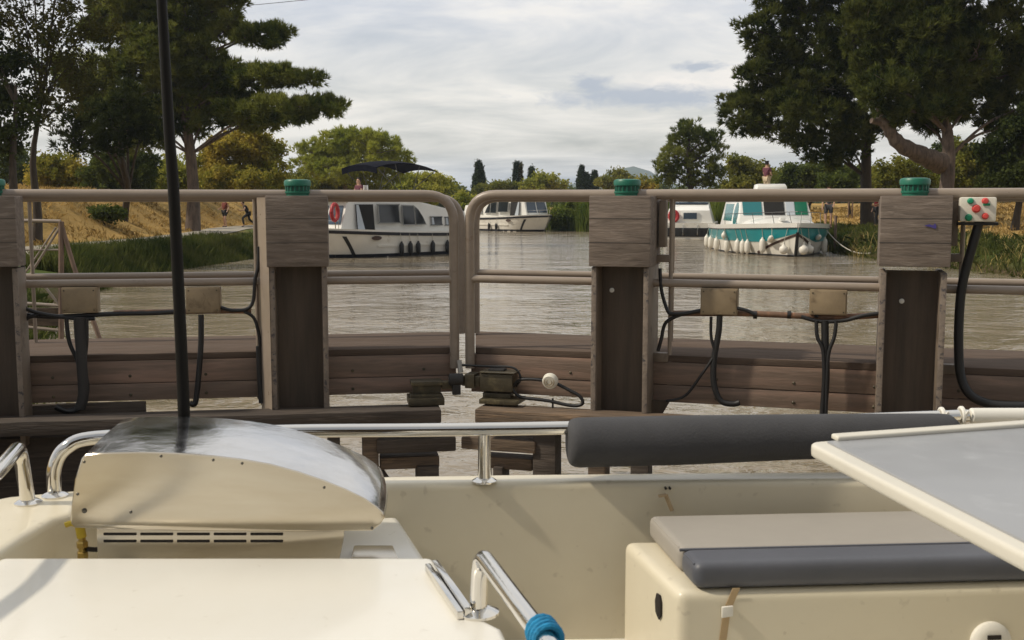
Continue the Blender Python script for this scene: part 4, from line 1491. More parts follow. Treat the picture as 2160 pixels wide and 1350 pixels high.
def rect(x0, x1, z0, z1, s0=0, s1=0, c=0.06):
    """window outline with cut corners"""
    return [(x0 + c, z0), (x1 - c, z0), (x1, z0 + c), (x1 + s1, z1 - c), (x1 + s1 - c, z1), (x0 + s0 + c, z1), (x0 + s0, z1 - c), (x0, z0 + c)]


def cabin(profile, w):
    n = len(profile)
    a = [Vector((x, -w(x, z), z)) for x, z in profile]
    b = [Vector((x, w(x, z), z)) for x, z in profile]
    return MB().add(a + b, [tuple(range(n)), tuple(range(n, 2 * n))] + [(i, (i + 1) % n, (i + 1) % n + n, i + n) for i in range(n)])


def cruiser(label, loc, heading, vis, bimini=False, lifebuoy=False):
    t = thing('river_cruiser', label, 'boat', loc, math.atan2(heading[1], heading[0]), group='white hire cruisers')
    H = Hull(7.9, 3.45, 1.14, 0.90, 0.55, full=2.8, fl=2.0, tb=.30)
    H.solid().build('hull', MB_['hullw'], t, ang=50)
    for sd in (-1, 1):
        H.strip(-.10, .03, 0, 1, sd, .03, True).build('rubbing_strake', MB_['navy'], t, ang=60)
        H.strip(.03, .11, 0, 1, sd, .015, True).build('toe_rail', MB_['white'], t, ang=60)
        H.strip(-.3, .14, 0, 1, sd, .012).build('boot_stripe', MB_['navy'], t, ang=60)
        H.strip(.42, .50, .28, 1, sd, .035).build('side_moulding', MB_['hullw'], t, ang=60)
    # slanting black bow stripes
    for sd in (-1, 1):
        rings = []
        for i in range(11):
            q = 0.20 + 0.66 * i / 10
            tt = .165 - .045 * i / 10
            rings.append([H.p(tt - .008, q, sd, -.01), H.p(tt - .008, q, sd, .014), H.p(tt + .008, q, sd, .014), H.p(tt + .008, q, sd, -.01)])
        MB().loft(rings).build('bow_stripe', MB_['black'], t)

    def w(x, z):
        b = (H.B / 2 - .30) * (0.74 + 0.26 * min(1, max(0, (-x - .5) / 1.2)))
        return b - 0.10 * (z - .9)
    prof = [(-.55, .90), (-.95, 2.22), (-1.05, 2.30), (-4.2, 2.34), (-4.9, 2.26), (-6.2, 2.02), (-7.4, 1.88), (-7.6, .82)]
    cabin(prof, w).build('cabin', MB_['white'], t, bevel=0.03, ang=50)
    rp = [(-.62, 2.36), (-.70, 2.46), (-1.6, 2.62), (-2.6, 2.68), (-3.8, 2.64), (-4.9, 2.42), (-4.9, 2.32), (-.8, 2.31)]
    cabin(rp, lambda x, z: w(x, 2.3) + .08).build('roof', MB_['white'], t, bevel=0.02, ang=50)
    for sd in (-1, 1):
        for poly, mt in ((rect(-2.42, -3.50, 1.42, 2.16), 'glass'),
                         ([(-3.72, 1.34), (-3.72, 2.12), (-4.36, 2.10), (-4.36, 1.34)], 'glass'), ([(-4.44, 1.34), (-4.44, 2.06), (-4.62, 1.94), (-4.86, 1.62), (-5.0, 1.34)], 'glass'),
                         (rect(-5.35, -5.95, 1.28, 1.64), 'glass'), (rect(-6.2, -6.85, 1.26, 1.62), 'glass')):
            cx_, cz_ = sum(q[0] for q in poly) / len(poly), sum(q[1] for q in poly) / len(poly)
            big_ = [(cx_ + (x - cx_) * 1.09, cz_ + (z - cz_) * 1.12) for x, z in poly]
            wf = side_panel(big_, w, .006, side=sd).build('window', MB_['frame'], t)
            side_panel(poly, w, side=sd).build('pane', MB_[mt], wf)
            if poly[0][0] < -5.2:
                xa = max(q[0] for q in poly) - .07
                side_panel([(xa, poly[0][1] + .03), (xa - .14, poly[0][1] + .03), (xa - .10, poly[4][1] - .03), (xa, poly[4][1] - .03)], w, .015, side=sd).build('curtain', MB_['curtain'], wf)
        side_panel(rect(-1.30, -2.12, 1.12, 2.18, 0, 0, .03), w, side=sd).build('doorway', MB_['dark_in'], t)
        side_panel([(-1.32, 1.14), (-1.32, 2.16), (-1.42, 2.16), (-1.62, 1.14)], w, .02, side=sd).build('curtain', MB_['curtain'], t)
        # handrail along the roof side
        MB().tube(fillet([(-1.6, sd * (w(-2.4, 2.3) - .1), 2.54), (-1.6, sd * (w(-2.4, 2.3) - .1), 2.66), (-3.7, sd * (w(-5, 2.3) - .1), 2.66), (-3.7, sd * (w(-5, 2.3) - .1), 2.54)], .05), .012, 6).build('handrail', MB_['chrome'], t)
    # front windscreen panes on the raked face
    for y0, y1 in ((-1.02, -.06), (.06, 1.02)):
        f = lambda y, z: Vector((-.55 - .40 * (z - .90) / 1.32 + .012, y * w(-.6, z) / w(-.6, .86), z))
        q = [f(y0, 1.36), f(y1, 1.36), f(y1, 2.12), f(y0, 2.12)]
        MB().prism(q, (.015, 0, .008)).build('windscreen', MB_['bglass'], t)
    for sd in (-1, 1):
        o = H.p(.27, H.q_of(.27, .80), sd, .02)
        ring = [o + Vector((.26 * math.cos(a * math.pi / 10), sd * .01, .09 * math.sin(a * math.pi / 10))) for a in range(20)]
        MB().prism(ring, (0, sd * .03, 0)).build('hawse_plate', MB_['brown'], t)
    MB().lathe([(.05, 0), (.05, .08), (.09, .09), (.09, .13)], (-.15, 0, 1.10), seg=12).build('bollard', MB_['tube'], t)
    # roof hatch and helm seat hump
    MB().box(-6.6, -5.9, -.35, .35, 2.0, 2.12).build('hatch', MB_['white'], t, bevel=.03)
    # pulpit rail round the bow
    pr = []
    for i in range(13):
        a = -1 + 2 * i / 12
        tt = 0.10 * abs(a) ** 1.3
        p = H.p(max(tt, .002), 1.0, 1 if a >= 0 else -1, -.08)
        pr.append(p + Vector((-.06, 0, .42)))
    MB().tube(pr, .014, 6).build('pulpit_rail', MB_['chrome'], t)
    for i in (0, 3, 6, 9, 12):
        MB().tube([pr[i], pr[i] - Vector((.0, 0, .44))], .012, 6).build('pulpit_post', MB_['chrome'], t)
    if lifebuoy:
        sd = vis
        c = Vector((-.36, sd * 1.02, 1.86))
        MB().tube([c + Vector((.24 * math.cos(a), .10 * math.cos(a), .33 * math.sin(a))) for a in [i * math.pi / 10 for i in range(21)]], .08, 8).build('lifebuoy', MB_['red'], t)
        MB().tube([Vector((-.38, sd * 1.02, 1.05)), Vector((-.38, sd * 1.02, 2.25))], .02, 6).build('buoy_post', MB_['chrome'], t)
    if bimini:
        zc = 4.05
        g0, g1 = [], []
        for i in range(15):
            a = -1 + 2 * i / 14
            row0, row1 = [], []
            for j in range(9):
                b = -1 + 2 * j / 8
                z = zc - .26 * abs(a - .1) ** 2.2 - .13 * b * b
                p = Vector((-4.2 + 1.75 * a, 1.15 * b, z))
                row0.append(p)
                row1.append(p - Vector((0, 0, .035)))
            g0.append(row0)
            g1.append(row1)
        m = MB().patch(g0).patch(g1)
        n0 = 15 * 9
        idx = lambda i, j: i * 9 + j
        edge = [idx(i, 0) for i in range(15)] + [idx(14, j) for j in range(1, 9)] + [idx(i, 8) for i in range(13, -1, -1)] + [idx(0, j) for j in range(7, 0, -1)]
        for k in range(len(edge)):
            a, b = edge[k], edge[(k + 1) % len(edge)]
            m.f.append((a, b, b + n0, a + n0))
        # valance at the front
        can = m.build('canopy', MB_['canopy'], t, ang=60)
        v = MB()
        rows = [[Vector((-4.2 + 1.75, 1.15 * (-1 + 2 * j / 8), zc - .26 * .9 ** 2.2 - .13 * (-1 + 2 * j / 8) ** 2 - dz)) + Vector((-.1 * dz, 0, 0)) for j in range(9)] for dz in (0, .14, .26)]
        v.patch(rows).patch([[p - Vector((.03, 0, 0)) for p in r] for r in rows])
        v.build('valance', MB_['canopy'], can, ang=60)
        for sd in (-1, 1):
            for x0, x1 in ((-4.0, -2.5), (-4.0, -3.5), (-4.0, -5.8), (-4.4, -4.9)):
                a = (x1 + 4.2) / 1.75
                z = zc - .26 * abs(a - .1) ** 2.2 - .13 - .02
                MB().tube([(x0, sd * 1.13, 2.50), (x1, sd * 1.13, z)], .016, 6).build('canopy_pole', MB_['tube'], t)
    return t, H


def fender(label, cat, boat, H, tq, side, length, r, zc, mat, group, kind='cyl', tilt=0.0, drop=None):
    p = H.p(tq, H.q_of(tq, zc), side, r + .03)
    wm = boat.matrix_world if False else Matrix.Translation(boat.location) @ Matrix.Rotation(boat.rotation_euler.z, 4, 'Z') @ Matrix.Scale(boat.scale[0], 4)
    wp = wm @ p
    f_ = thing('fender' if kind == 'cyl' else 'ball_fender', label, cat, wp, boat.rotation_euler.z, group)
    h = length / 2
    if kind == 'cyl':
        prof = [(.02, -h - .04), (.035, -h - .03), (.04, -h), (r * .75, -h + r * .35), (r, -h + r), (r, h - r), (r * .75, h - r * .35), (.045, h), (.04, h + .05), (.02, h + .055)]
    else:
        prof = [(.0, -r * 1.05)] + [(r * math.sin(a), -r * 1.05 * math.cos(a)) for a in [math.pi * k / 12 for k in range(1, 9)]] + [(r * .55, r * .75), (r * .28, r * 1.1), (.05, r * 1.35), (.045, r * 1.6), (.02, r * 1.62)]
        h = r * 1.6
    ax = Vector((math.sin(tilt), 0, math.cos(tilt)))
    MB().lathe(prof, (0, 0, 0), ax, 14).build('body', MB_[mat], f_, ang=60)
    top = ax * h
    tt = H.p(tq, 1.0, side, .02) - p
    MB().tube([top, tt + Vector((0, 0, .03))], .012, 5).build('cord', MB_['rope'], f_)
    return f_


# large cruiser at left
hd = Vector((-0.68, -0.73)).normalized()
bl = Vector((-8.15, 44.3, 0))
big, HB = cruiser('large white cruiser with a dark blue bimini top and black bow stripe', (bl.x, bl.y, 0), hd, 1, bimini=True, lifebuoy=True)
for tq in (.42, .48, .535, .64, .75, .87):
    fender('black cylinder fender in the row on the side of the bimini cruiser', 'fender', big, HB, tq, 1, .50, .10, .33, 'black', 'black fenders on the bimini cruiser')
# middle cruiser, farther off
hd2 = Vector((0.66, -0.75)).normalized()
bl2 = gz(1147, 488.5, 0)
mid, HM = cruiser('white cruiser in mid distance moored beside the reed bed', (bl2.x, bl2.y, 0), hd2, -1)
MSC = 1.10
mid.scale = (MSC,) * 3
for tq in (.42, .52, .80):
    fender('black cylinder fender on the side of the middle cruiser by the reeds', 'fender', mid, HM, tq, -1, .50, .10, .33, 'black', 'black fenders on the middle cruiser')

# small white boat seen from behind
sb = gz(1452, 504, 0)
st = thing('motor_boat', 'small white motor boat seen from its stern, red lifebuoy on it', 'boat', (sb.x, sb.y, 0), R_(78))
# local x forward (away), stern at x=0; reuse the hull with its stern shifted to the origin
HS = Hull(7.0, 3.1, 1.0, 0.9, 0.4)
m = HS.solid()
m.v = [(v[0] + 7.0, v[1], v[2]) for v in m.v]
m.build('hull', MB_['hullw'], st, ang=50)


def cab2(prof, w, nm, mt, bev=.03):
    return cabin(prof, w).build(nm, MB_[mt], st, bevel=bev, ang=50)


cab2([(.25, .85), (.30, 1.60), (.9, 1.95), (3.6, 2.05), (4.6, 1.4), (4.9, .9)], lambda x, z: 1.36 - .28 * (z - .85), 'cabin', 'white')
cab2([(.8, 1.96), (.8, 2.03), (3.7, 2.12), (3.7, 2.04)], lambda x, z: 1.02, 'roof', 'bglass', .015)
st.scale = (1.12, 1.12, 1.12)
MB().box(-.03, .0, -1.25, 1.25, .12, .62).build('transom_band', MB_['black'], st, bevel=.01)
MB().box(.20, .27, -.52, .38, 1.05, 1.52).build('window_frame', MB_['white'], st, bevel=.01)
MB().box(.17, .225, -.44, .30, 1.11, 1.46).build('window', MB_['bglass'], st)
MB().tube([(.15, .85 + .24 * math.cos(i * .3142), 1.28 + .28 * math.sin(i * .3142)) for i in range(21)], .09, 8).build('lifebuoy', MB_['red'], st)
MB().box(.14, .2, .72, .98, 1.15, 1.42).build('buoy_bracket', MB_['red'], st)
for y in (-1.2, -.5, .3, 1.2):
    MB().tube(fillet([(-.02, y, .80), (-.12, y, .7), (-.12, y, .25), (-.02, y, .2)], .06), .025, 6).build('stern_rail', MB_['chrome'], st)
for y in (-1.1, 1.1):
    MB().tube([(.5, y, 1.6), (.55, y, 2.45)], .015, 6).build('flag_staff', MB_['chrome'], st)
for sd in (-1, 1):
    q = [HS.p(t_, .9, sd, .02) + Vector((7.0, 0, 0)) for t_ in (1, .8, .6, .4, .2, .05)]
    MB().tube(q, .045, 6).build('rubbing_strake', MB_['navy'], st)

# turquoise boat
hd3 = Vector((-0.03, -1.0)).normalized()
bl3 = Vector((11.85, 45.2, 0))
tq_ = thing('motor_cruiser', 'turquoise and white motor cruiser hung with white fenders', 'boat', (bl3.x, bl3.y, 0), math.atan2(hd3.y, hd3.x))
HT = Hull(9.2, 4.75, 1.22, 1.02, 0.35, full=2.0, fl=1.5, wlf=.9)
HT.solid().build('hull', MB_['hullw'], tq_, ang=50)
for sd in (-1, 1):
    # upper band, narrowing towards the stern
    zlo = lambda t: max(.42, min(.95 - 0.9 * max(0, .18 - t) * 0, .98 - t * 1.7))
    zlo = lambda t: .57 + .42 * max(0, 1 - t / .16) ** 1.2
    HT.strip(zlo, lambda t: HT.sheer(t) - .02, 0.0, 1, sd, .014, n=30).build('turquoise_band', MB_['teal'], tq_, ang=60)
    HT.strip(lambda t: .88 - .86 * min(1, t / .21), lambda t: .98 - .86 * min(1, t / .21), 0.004, .205, sd, .018, n=14).build('diagonal_stripe', MB_['brown'], tq_, ang=60)
    HT.strip(-.3, .06, 0, 1, sd, .012).build('boot_stripe', MB_['navy'], tq_, ang=60)
    HT.strip(.0, .20, 0, 1, sd, .04, True).build('toe_rail', MB_['white'], tq_, ang=60)
    HT.strip(-.02, .01, 0, 1, sd, .05, True).build('rubbing_strake', MB_['navy'], tq_, ang=60)
rings = []
for i in range(9):
    q = 0.18 + 0.70 * i / 8
    mm = (HT.p(0.003, q, -1, .03) + HT.p(0.003, q, 1, .03)) / 2 + Vector((.03, 0, 0))
    rings.append([mm + Vector((-.03, -.07, 0)), mm + Vector((.015, -.05, 0)), mm + Vector((.015, .05, 0)), mm + Vector((-.03, .07, 0))])
MB().loft(rings).build('stem_stripe', MB_['black'], tq_)
# foredeck coach roof: low dome
rings = []
for i in range(9):
    x = -1.3 - 3.3 * i / 8
    ww = 1.65 * (1 - (1 - min(1, (i + .8) / 4.5)) ** 2)
    hh = .62 * min(1, (i + .4) / 4.0) ** .8
    rings.append([Vector((x, ww * math.cos(a) if abs(math.cos(a)) < .97 else ww * math.copysign(1, math.cos(a)), 1.0 + hh * math.sin(a) ** .7)) for a in [math.pi * k / 10 for k in range(11)]])
MB().loft(rings, closed=True).build('coach_roof', MB_['white'], tq_, ang=50)
for sd in (-1, 1):
    MB().tube(smooth_path([(-1.5, sd * .9, 1.18), (-2.4, sd * 1.58, 1.22), (-4.6, sd * 1.72, 1.30)], 5), .03, 6).build('coach_stripe', MB_['teal'], tq_)
wt = lambda x, z: 1.72 - .16 * (z - 1.0)
cabin([(-4.0, 1.0), (-4.1, 1.62), (-4.6, 2.42), (-8.6, 2.42), (-9.2, 1.0)], lambda x, z: wt(x, z) - .0).build('cabin', MB_['white'], tq_, bevel=.03, ang=50)
# windscreen panes on the raked front
fz = lambda y, z: Vector((-4.1 - .5 * (z - 1.62) / .8 + .02, y, z))
for y0, y1, mt in ((.70, 1.48, 'tealglass'), (-.62, .56, 'dark_in'), (-1.02, -.66, 'bglass'), (-1.46, -1.06, 'greenglass')):
    pass
for y0, y1, mt in ((-1.46, -.60, 'tealglass'), (-.50, .42, 'dark_in'), (.50, .88, 'curtain'), (.90, 1.46, 'greenglass')):
    MB().prism([fz(y0, 1.70), fz(y1, 1.70), fz(y1, 2.34), fz(y0, 2.34)], (.015, 0, .01)).build('windscreen', MB_[mt], tq_)
for sd in (-1, 1):
    ring = [(-5.2 + .55 * math.cos(a), 1.72 + .55 * math.sin(a)) for a in [math.pi * k / 9 for k in range(18)]]
    side_panel(ring, wt, side=sd).build('window', MB_['tealglass'], tq_)
    side_panel(rect(-6.1, -8.3, 1.4, 2.2), wt, side=sd).build('window', MB_['tealglass'], tq_)
# flybridge
cabin([(-4.9, 2.43), (-5.0, 3.02), (-5.3, 3.12), (-5.9, 3.10), (-6.1, 2.43)], lambda x, z: .74 - .1 * (z - 2.4)).build('flybridge', MB_['white'], tq_, bevel=.06, ang=50)
cabin([(-4.5, 2.423), (-4.5, 2.47), (-8.8, 2.47), (-8.8, 2.423)], lambda x, z: 1.68).build('roof', MB_['white'], tq_, bevel=.015)
# guard rails on the foredeck
for sd in (-1, 1):
    top = [HT.p(t_, 1.0, sd, -.10) + Vector((0, 0, .66)) for t_ in (.01, .06, .13, .22, .34, .48)]
    MB().tube(smooth_path(top, 4), .016, 6).build('guard_rail', MB_['tube'], tq_)
    for i, t_ in enumerate((.03, .10, .20, .32, .46)):
        a = HT.p(t_, 1.0, sd, -.10)
        b = HT.p(t_ + .012, 1.0, sd, -.12) + Vector((-.12, 0, .66))
        MB().tube([a + Vector((.0, 0, .1)), b], .013, 6).build('guard_post', MB_['tube'], tq_)
MB().lathe([(.06, 0), (.06, .16), (.10, .17), (.10, .22)], (-.9, .0, 1.12), seg=12).build('bollard', MB_['tube'], tq_)
MB().box(-2.3, -2.0, -.25, .0, 1.5, 1.62).build('deck_light', MB_['white'], tq_, bevel=.03)
# fenders of the turquoise boat (its starboard side faces left in the photo)
for tqv in (.24, .275, .315, .42, .60, .79, .97):
    fender('white cylinder fender in the close row on the left side of the turquoise boat', 'fender', tq_, HT, tqv, -1, .58, .13, .33 + .02 * math.sin(tqv * 40), 'fender', 'row of white fenders on the turquoise boat')
fender('white cylinder fender hanging alone between the row and the balls', 'fender', tq_, HT, .145, -1, .62, .13, .42, 'fender', 'white fenders on the turquoise boat')
fender('white fender lying aslant on the turquoise band', 'fender', tq_, HT, .10, -1, .50, .11, .72, 'fender', 'white fenders on the turquoise boat', tilt=1.15)
fender('small white fender pulled up high above the row', 'fender', tq_, HT, .42, -1, .28, .12, .78, 'fender', 'white fenders on the turquoise boat')
fender('white ball fender left of the black stem stripe', 'fender', tq_, HT, .035, -1, .4, .19, .30, 'fender', 'white ball fenders on the turquoise boat', 'ball')
fender('white ball fender right beside the stem stripe, the middle of three', 'fender', tq_, HT, .008, 1, .4, .20, .30, 'fender', 'white ball fenders on the turquoise boat', 'ball')
fender('shaded white ball fender farthest right of the three', 'fender', tq_, HT, .06, 1, .4, .19, .30, 'fender', 'white ball fenders on the turquoise boat', 'ball')
fender('white fender tied sideways on the shaded right side', 'fender', tq_, HT, .14, 1, .44, .11, .78, 'fender', 'white fenders on the turquoise boat', tilt=1.3)
fender('long white fender at the water on the shaded right side', 'fender', tq_, HT, .30, 1, .66, .12, .36, 'fender', 'white fenders on the turquoise boat')
# mooring line to the right bank
e = at(1838, 508, 44.5)
s0 = Matrix.Translation(tq_.location) @ Matrix.Rotation(tq_.rotation_euler.z, 4, 'Z') @ HT.p(.26, .95, 1, .03)
e.z = float(ground_z(e.x, e.y)) + .02
pts = [s0.lerp(e, q) - Vector((0, 0, .85 * (q * (1 - q)) * 1.6)) for q in [i / 12 for i in range(13)]]
o = MB().tube(pts, .022, 6).build('mooring_rope', MB_['rope'])
tag(o, 'slack pale mooring line from the turquoise boat to the right bank', 'rope')
stake = thing('mooring_stake', 'short stake in the grass that holds the slack mooring line', 'stake', (e.x, e.y, e.z - .2))
MB().tube([(0, 0, -.2), (.02, 0, .42)], .03, 8).build('shaft', MB_['tube'], stake)
MB().lathe([(.05, 0), (.05, .03), (.02, .045)], (.02, 0, .42), seg=10).build('head', MB_['tube'], stake)


# ------------------------------------------------------------------ people
SKIN = M('skin', (0.42, 0.245, 0.165), 0.55)
CL = {
    'black': M('black_cloth', (0.012, 0.012, 0.014), 0.85), 'rust': M('rust_red_cloth', (0.17, 0.035, 0.022), 0.85),
    'plum': M('plum_cloth', (0.11, 0.028, 0.045), 0.85), 'beige': M('beige_cloth', (0.50, 0.40, 0.27), 0.85),
    'grey': M('grey_cloth', (0.055, 0.055, 0.06), 0.85), 'lemon': M('yellow_cloth', (0.55, 0.55, 0.06), 0.85),
    'red': M('red_cloth', (0.33, 0.028, 0.032), 0.85), 'dark_hair': M('dark_hair', (0.012, 0.009, 0.007), 0.6),
    'brown_hair': M('brown_hair', (0.085, 0.04, 0.022), 0.6), 'navy': M('navy_cloth', (0.014, 0.018, 0.032), 0.85), 'eye': M('dark_eye', (0.01, 0.008, 0.007), 0.2),
}
J0 = dict(pelvis=(0, 0, .95), spine=(0, .01, 1.12), chest=(0, 0, 1.32), neck=(0, .01, 1.47), head0=(0, -.015, 1.57), head1=(0, -.02, 1.66), top=(0, 0, 1.735),
          nose=(0, -.115, 1.61), chin=(0, -.06, 1.535),
          shL=(.18, .01, 1.41), elL=(.24, .02, 1.14), wrL=(.26, -.07, .91), haL=(.26, -.09, .84), shR=(-.18, .01, 1.41), elR=(-.24, .02, 1.14), wrR=(-.26, -.07, .91), haR=(-.26, -.09, .84),
          hiL=(.095, 0, .92), knL=(.11, -.03, .50), anL=(.11, .02, .09), toL=(.12, -.15, .03), hiR=(-.095, 0, .92), knR=(-.11, -.03, .50), anR=(-.11, .02, .09), toR=(-.12, -.15, .03))
RAD = dict(pelvis=.125, spine=.115, chest=.135, neck=.055, head0=.075, head1=.088, top=.055, nose=.014, chin=.035, sh=.062, el=.042, wr=.028, ha=.034, hi=.088, kn=.058, an=.038, to=.034)
ED = [('pelvis', 'spine'), ('spine', 'chest'), ('chest', 'neck'), ('neck', 'head0'), ('head0', 'head1'), ('head1', 'top'), ('head0', 'nose'), ('head0', 'chin')]
for _s in 'LR':
    ED += [('chest', 'sh' + _s), ('sh' + _s, 'el' + _s), ('el' + _s, 'wr' + _s), ('wr' + _s, 'ha' + _s), ('pelvis', 'hi' + _s), ('hi' + _s, 'kn' + _s), ('kn' + _s, 'an' + _s), ('an' + _s, 'to' + _s)]


def skin_mesh(name, pts, edges, radii, root, mat, parent, sub=2):
    names = list(pts)
    me = bpy.data.meshes.new(name)
    me.from_pydata([Vector(pts[n]) for n in names], [(names.index(a), names.index(b)) for a, b in edges], [])
    tmp = bpy.data.objects.new(name, me)
    COL.objects.link(tmp)
    md = tmp.modifiers.new('skin', 'SKIN')
    sv = me.skin_vertices[0].data
    for i, n in enumerate(names):
        sv[i].radius = (radii[n], radii[n])
        sv[i].use_root = n == root
    sb_ = tmp.modifiers.new('sub', 'SUBSURF')
    sb_.levels = sb_.render_levels = sub
    dg = bpy.context.evaluated_depsgraph_get()
    new = bpy.data.meshes.new_from_object(tmp.evaluated_get(dg))
    bpy.data.objects.remove(tmp)
    new.name = name
    new.materials.clear()
    new.materials.append(mat)
    new.polygons.foreach_set('use_smooth', [True] * len(new.polygons))
    o = bpy.data.objects.new(name, new)
    COL.objects.link(o)
    o.parent = parent
    return o


def person(label, loc, face, pose, shirt, legs, hair, long_legs=True, scale=1.0, sleeve=0.5, long_hair=False, group=None):
    """face: direction (x,y) the person looks"""
    t = thing('person', label, 'person', loc, math.atan2(face[1], face[0]) + math.pi / 2, group)
    t.scale = (scale,) * 3
    J = {k: Vector(v) for k, v in J0.items()}
    for k, v in pose.items():
        J[k] = Vector(v)
    rad = {k: RAD.get(k, RAD.get(k[:2], .03)) for k in J}
    ed = list(ED)
    for s_ in 'LR':
        w_, h_ = J['wr' + s_], J['ha' + s_]
        d = (h_ - w_).normalized()
        sd = d.cross(Vector((0, 0, 1)) if abs(d.z) < .9 else Vector((0, 1, 0))).normalized()
        for i, (k, ln) in enumerate((('a', .085), ('b', .095), ('c', .09), ('d', .07))):
            J['f' + k + s_] = h_ + d * ln + sd * (.012 * (i - 1.5) * 1.4) + Vector((0, -.012, 0))
            rad['f' + k + s_] = .009
            ed.append(('ha' + s_, 'f' + k + s_))
        J['th' + s_] = w_.lerp(h_, .6) + sd * .045 + d * .02
        rad['th' + s_] = .010
        ed.append(('ha' + s_, 'th' + s_))
    skin_mesh('body', J, ed, rad, 'pelvis', SKIN, t)
    # top
    S = {k: J[k] for k in ('pelvis', 'spine', 'chest')}
    S['col'] = J['chest'].lerp(J['neck'], .62)
    e2 = [('pelvis', 'spine'), ('spine', 'chest'), ('chest', 'col')]
    r2 = dict(pelvis=.140, spine=.132, chest=.152, col=.082)
    S['pelvis'] = J['pelvis'].lerp(J['spine'], .25)
    for s_ in 'LR':
        S['sh' + s_] = J['sh' + s_]
        S['el' + s_] = J['sh' + s_].lerp(J['el' + s_], sleeve)
        e2 += [('chest', 'sh' + s_), ('sh' + s_, 'el' + s_)]
        r2['sh' + s_] = .078
        r2['el' + s_] = .062
    skin_mesh('shirt', S, e2, r2, 'chest', CL[shirt], t)
    T = {'pelvis': J['pelvis']}
    e3, r3 = [], {'pelvis': .142}
    for s_ in 'LR':
        T['hi' + s_] = J['hi' + s_]
        T['kn' + s_] = J['kn' + s_] if long_legs else J['hi' + s_].lerp(J['kn' + s_], .75)
        e3 += [('pelvis', 'hi' + s_), ('hi' + s_, 'kn' + s_)]
        r3['hi' + s_] = .104
        r3['kn' + s_] = .074 if long_legs else .090
        if long_legs:
            T['an' + s_] = J['an' + s_] + Vector((0, 0, .03))
            e3.append(('kn' + s_, 'an' + s_))
            r3['an' + s_] = .055
    skin_mesh('trousers' if long_legs else 'shorts', T, e3, r3, 'pelvis', CL[legs], t)
    for s_ in 'LR':
        skin_mesh('shoe', {'a': J['an' + s_] - Vector((0, -.02, .045)), 'b': J['to' + s_]}, [('a', 'b')], {'a': .046, 'b': .042}, 'a', CL['grey'], t, 1)
    hp = {'a': J['head1'] + Vector((0, .03, .015)), 'b': J['top'] + Vector((0, .015, .012)), 'c': J['head0'] + Vector((0, .055, .01))}
    hr = {'a': .092, 'b': .068, 'c': .062}
    he = [('a', 'b'), ('a', 'c')]
    if long_hair:
        hp['d'] = J['neck'] + Vector((0, .07, -.02))
        hr['d'] = .055
        he.append(('c', 'd'))
    skin_mesh('hair', hp, he, hr, 'a', CL[hair], t)
    for sx in (-.032, .032):
        p = (J['head0'] + J['head1']) / 2 + Vector((sx, -.082, .012))
        MB().lathe([(0, -.008), (.009, -.004), (.011, 0), (.009, .004), (0, .008)], p, (0, 1, 0), 8).build('eye', CL['eye'], t)
        p = (J['head0'] + J['head1']) / 2 + Vector((sx * 2.75, .0, .0))
        MB().lathe([(0, -.012), (.022, -.008), (.026, 0), (.018, .01), (0, .012)], p, (1, 0, 0), 8).build('ear', SKIN, t)
    return t


p = gz(475, 479.5, .78)
p.z = float(ground_z(p.x, p.y)) + .04
person('person walking on the towpath, rust-red top and dark shorts, legs apart', p, (-.6, -.8),
       dict(knL=(.16, -.12, .52), anL=(.26, -.10, .10), toL=(.30, -.26, .03), knR=(-.14, .03, .50), anR=(-.17, .10, .09), toR=(-.19, -.06, .03), elL=(.30, .08, 1.18), wrL=(.36, -.06, 1.02), haL=(.37, -.10, .96),
            elR=(-.30, .04, 1.18), wrR=(-.28, -.16, 1.10), haR=(-.26, -.22, 1.08)), 'rust', 'black', 'brown_hair', long_legs=False, long_hair=True)
p = gz(521, 479, .78)
p.z = float(ground_z(p.x, p.y)) + .04
person('person in black leaning forward in mid-stride behind the walking one', p, (-.9, -.4),
       dict(pelvis=(0, .10, .86), spine=(0, .02, 1.02), chest=(0, -.10, 1.20), neck=(0, -.18, 1.33), head0=(0, -.23, 1.42), head1=(0, -.25, 1.51), top=(0, -.24, 1.585), nose=(0, -.34, 1.46), chin=(0, -.29, 1.39),
            shL=(.18, -.10, 1.28), shR=(-.18, -.10, 1.28), elL=(.26, -.20, 1.04), wrL=(.22, -.40, 1.02), haL=(.21, -.46, 1.04), elR=(-.27, .06, 1.06), wrR=(-.26, .02, .84), haR=(-.26, 0, .78),
            hiL=(.095, .10, .84), knL=(.11, -.28, .56), anL=(.11, -.20, .12), toL=(.12, -.36, .05), hiR=(-.095, .10, .84), knR=(-.11, .18, .46), anR=(-.11, .52, .16), toR=(-.12, .44, .03)), 'black', 'black', 'dark_hair')
SIT = dict(pelvis=(0, .0, .50), spine=(0, .01, .67), chest=(0, 0, .87), neck=(0, .01, 1.02), head0=(0, -.015, 1.12), head1=(0, -.02, 1.21), top=(0, 0, 1.285), nose=(0, -.115, 1.16), chin=(0, -.06, 1.085),
           shL=(.18, .01, .96), shR=(-.18, .01, .96), elL=(.24, -.08, .70), wrL=(.18, -.30, .70), haL=(.17, -.37, .72), elR=(-.24, -.08, .70), wrR=(-.18, -.30, .70), haR=(-.17, -.37, .72),
           hiL=(.095, -.02, .48), knL=(.12, -.44, .50), anL=(.12, -.42, .09), toL=(.12, -.58, .04), hiR=(-.095, -.02, .48), knR=(-.12, -.44, .50), anR=(-.12, -.42, .09), toR=(-.12, -.58, .04))
hm = Matrix.Translation(big.location) @ Matrix.Rotation(big.rotation_euler.z, 4, 'Z')
p = hm @ Vector((-3.35, .35, 2.06))
MB().box(-2.55, -2.1, .0, .5, 2.562, 2.66).box(-2.55, -2.47, .0, .5, 2.662, 2.98).build('helm_seat', MB_['white'], big, bevel=.02)
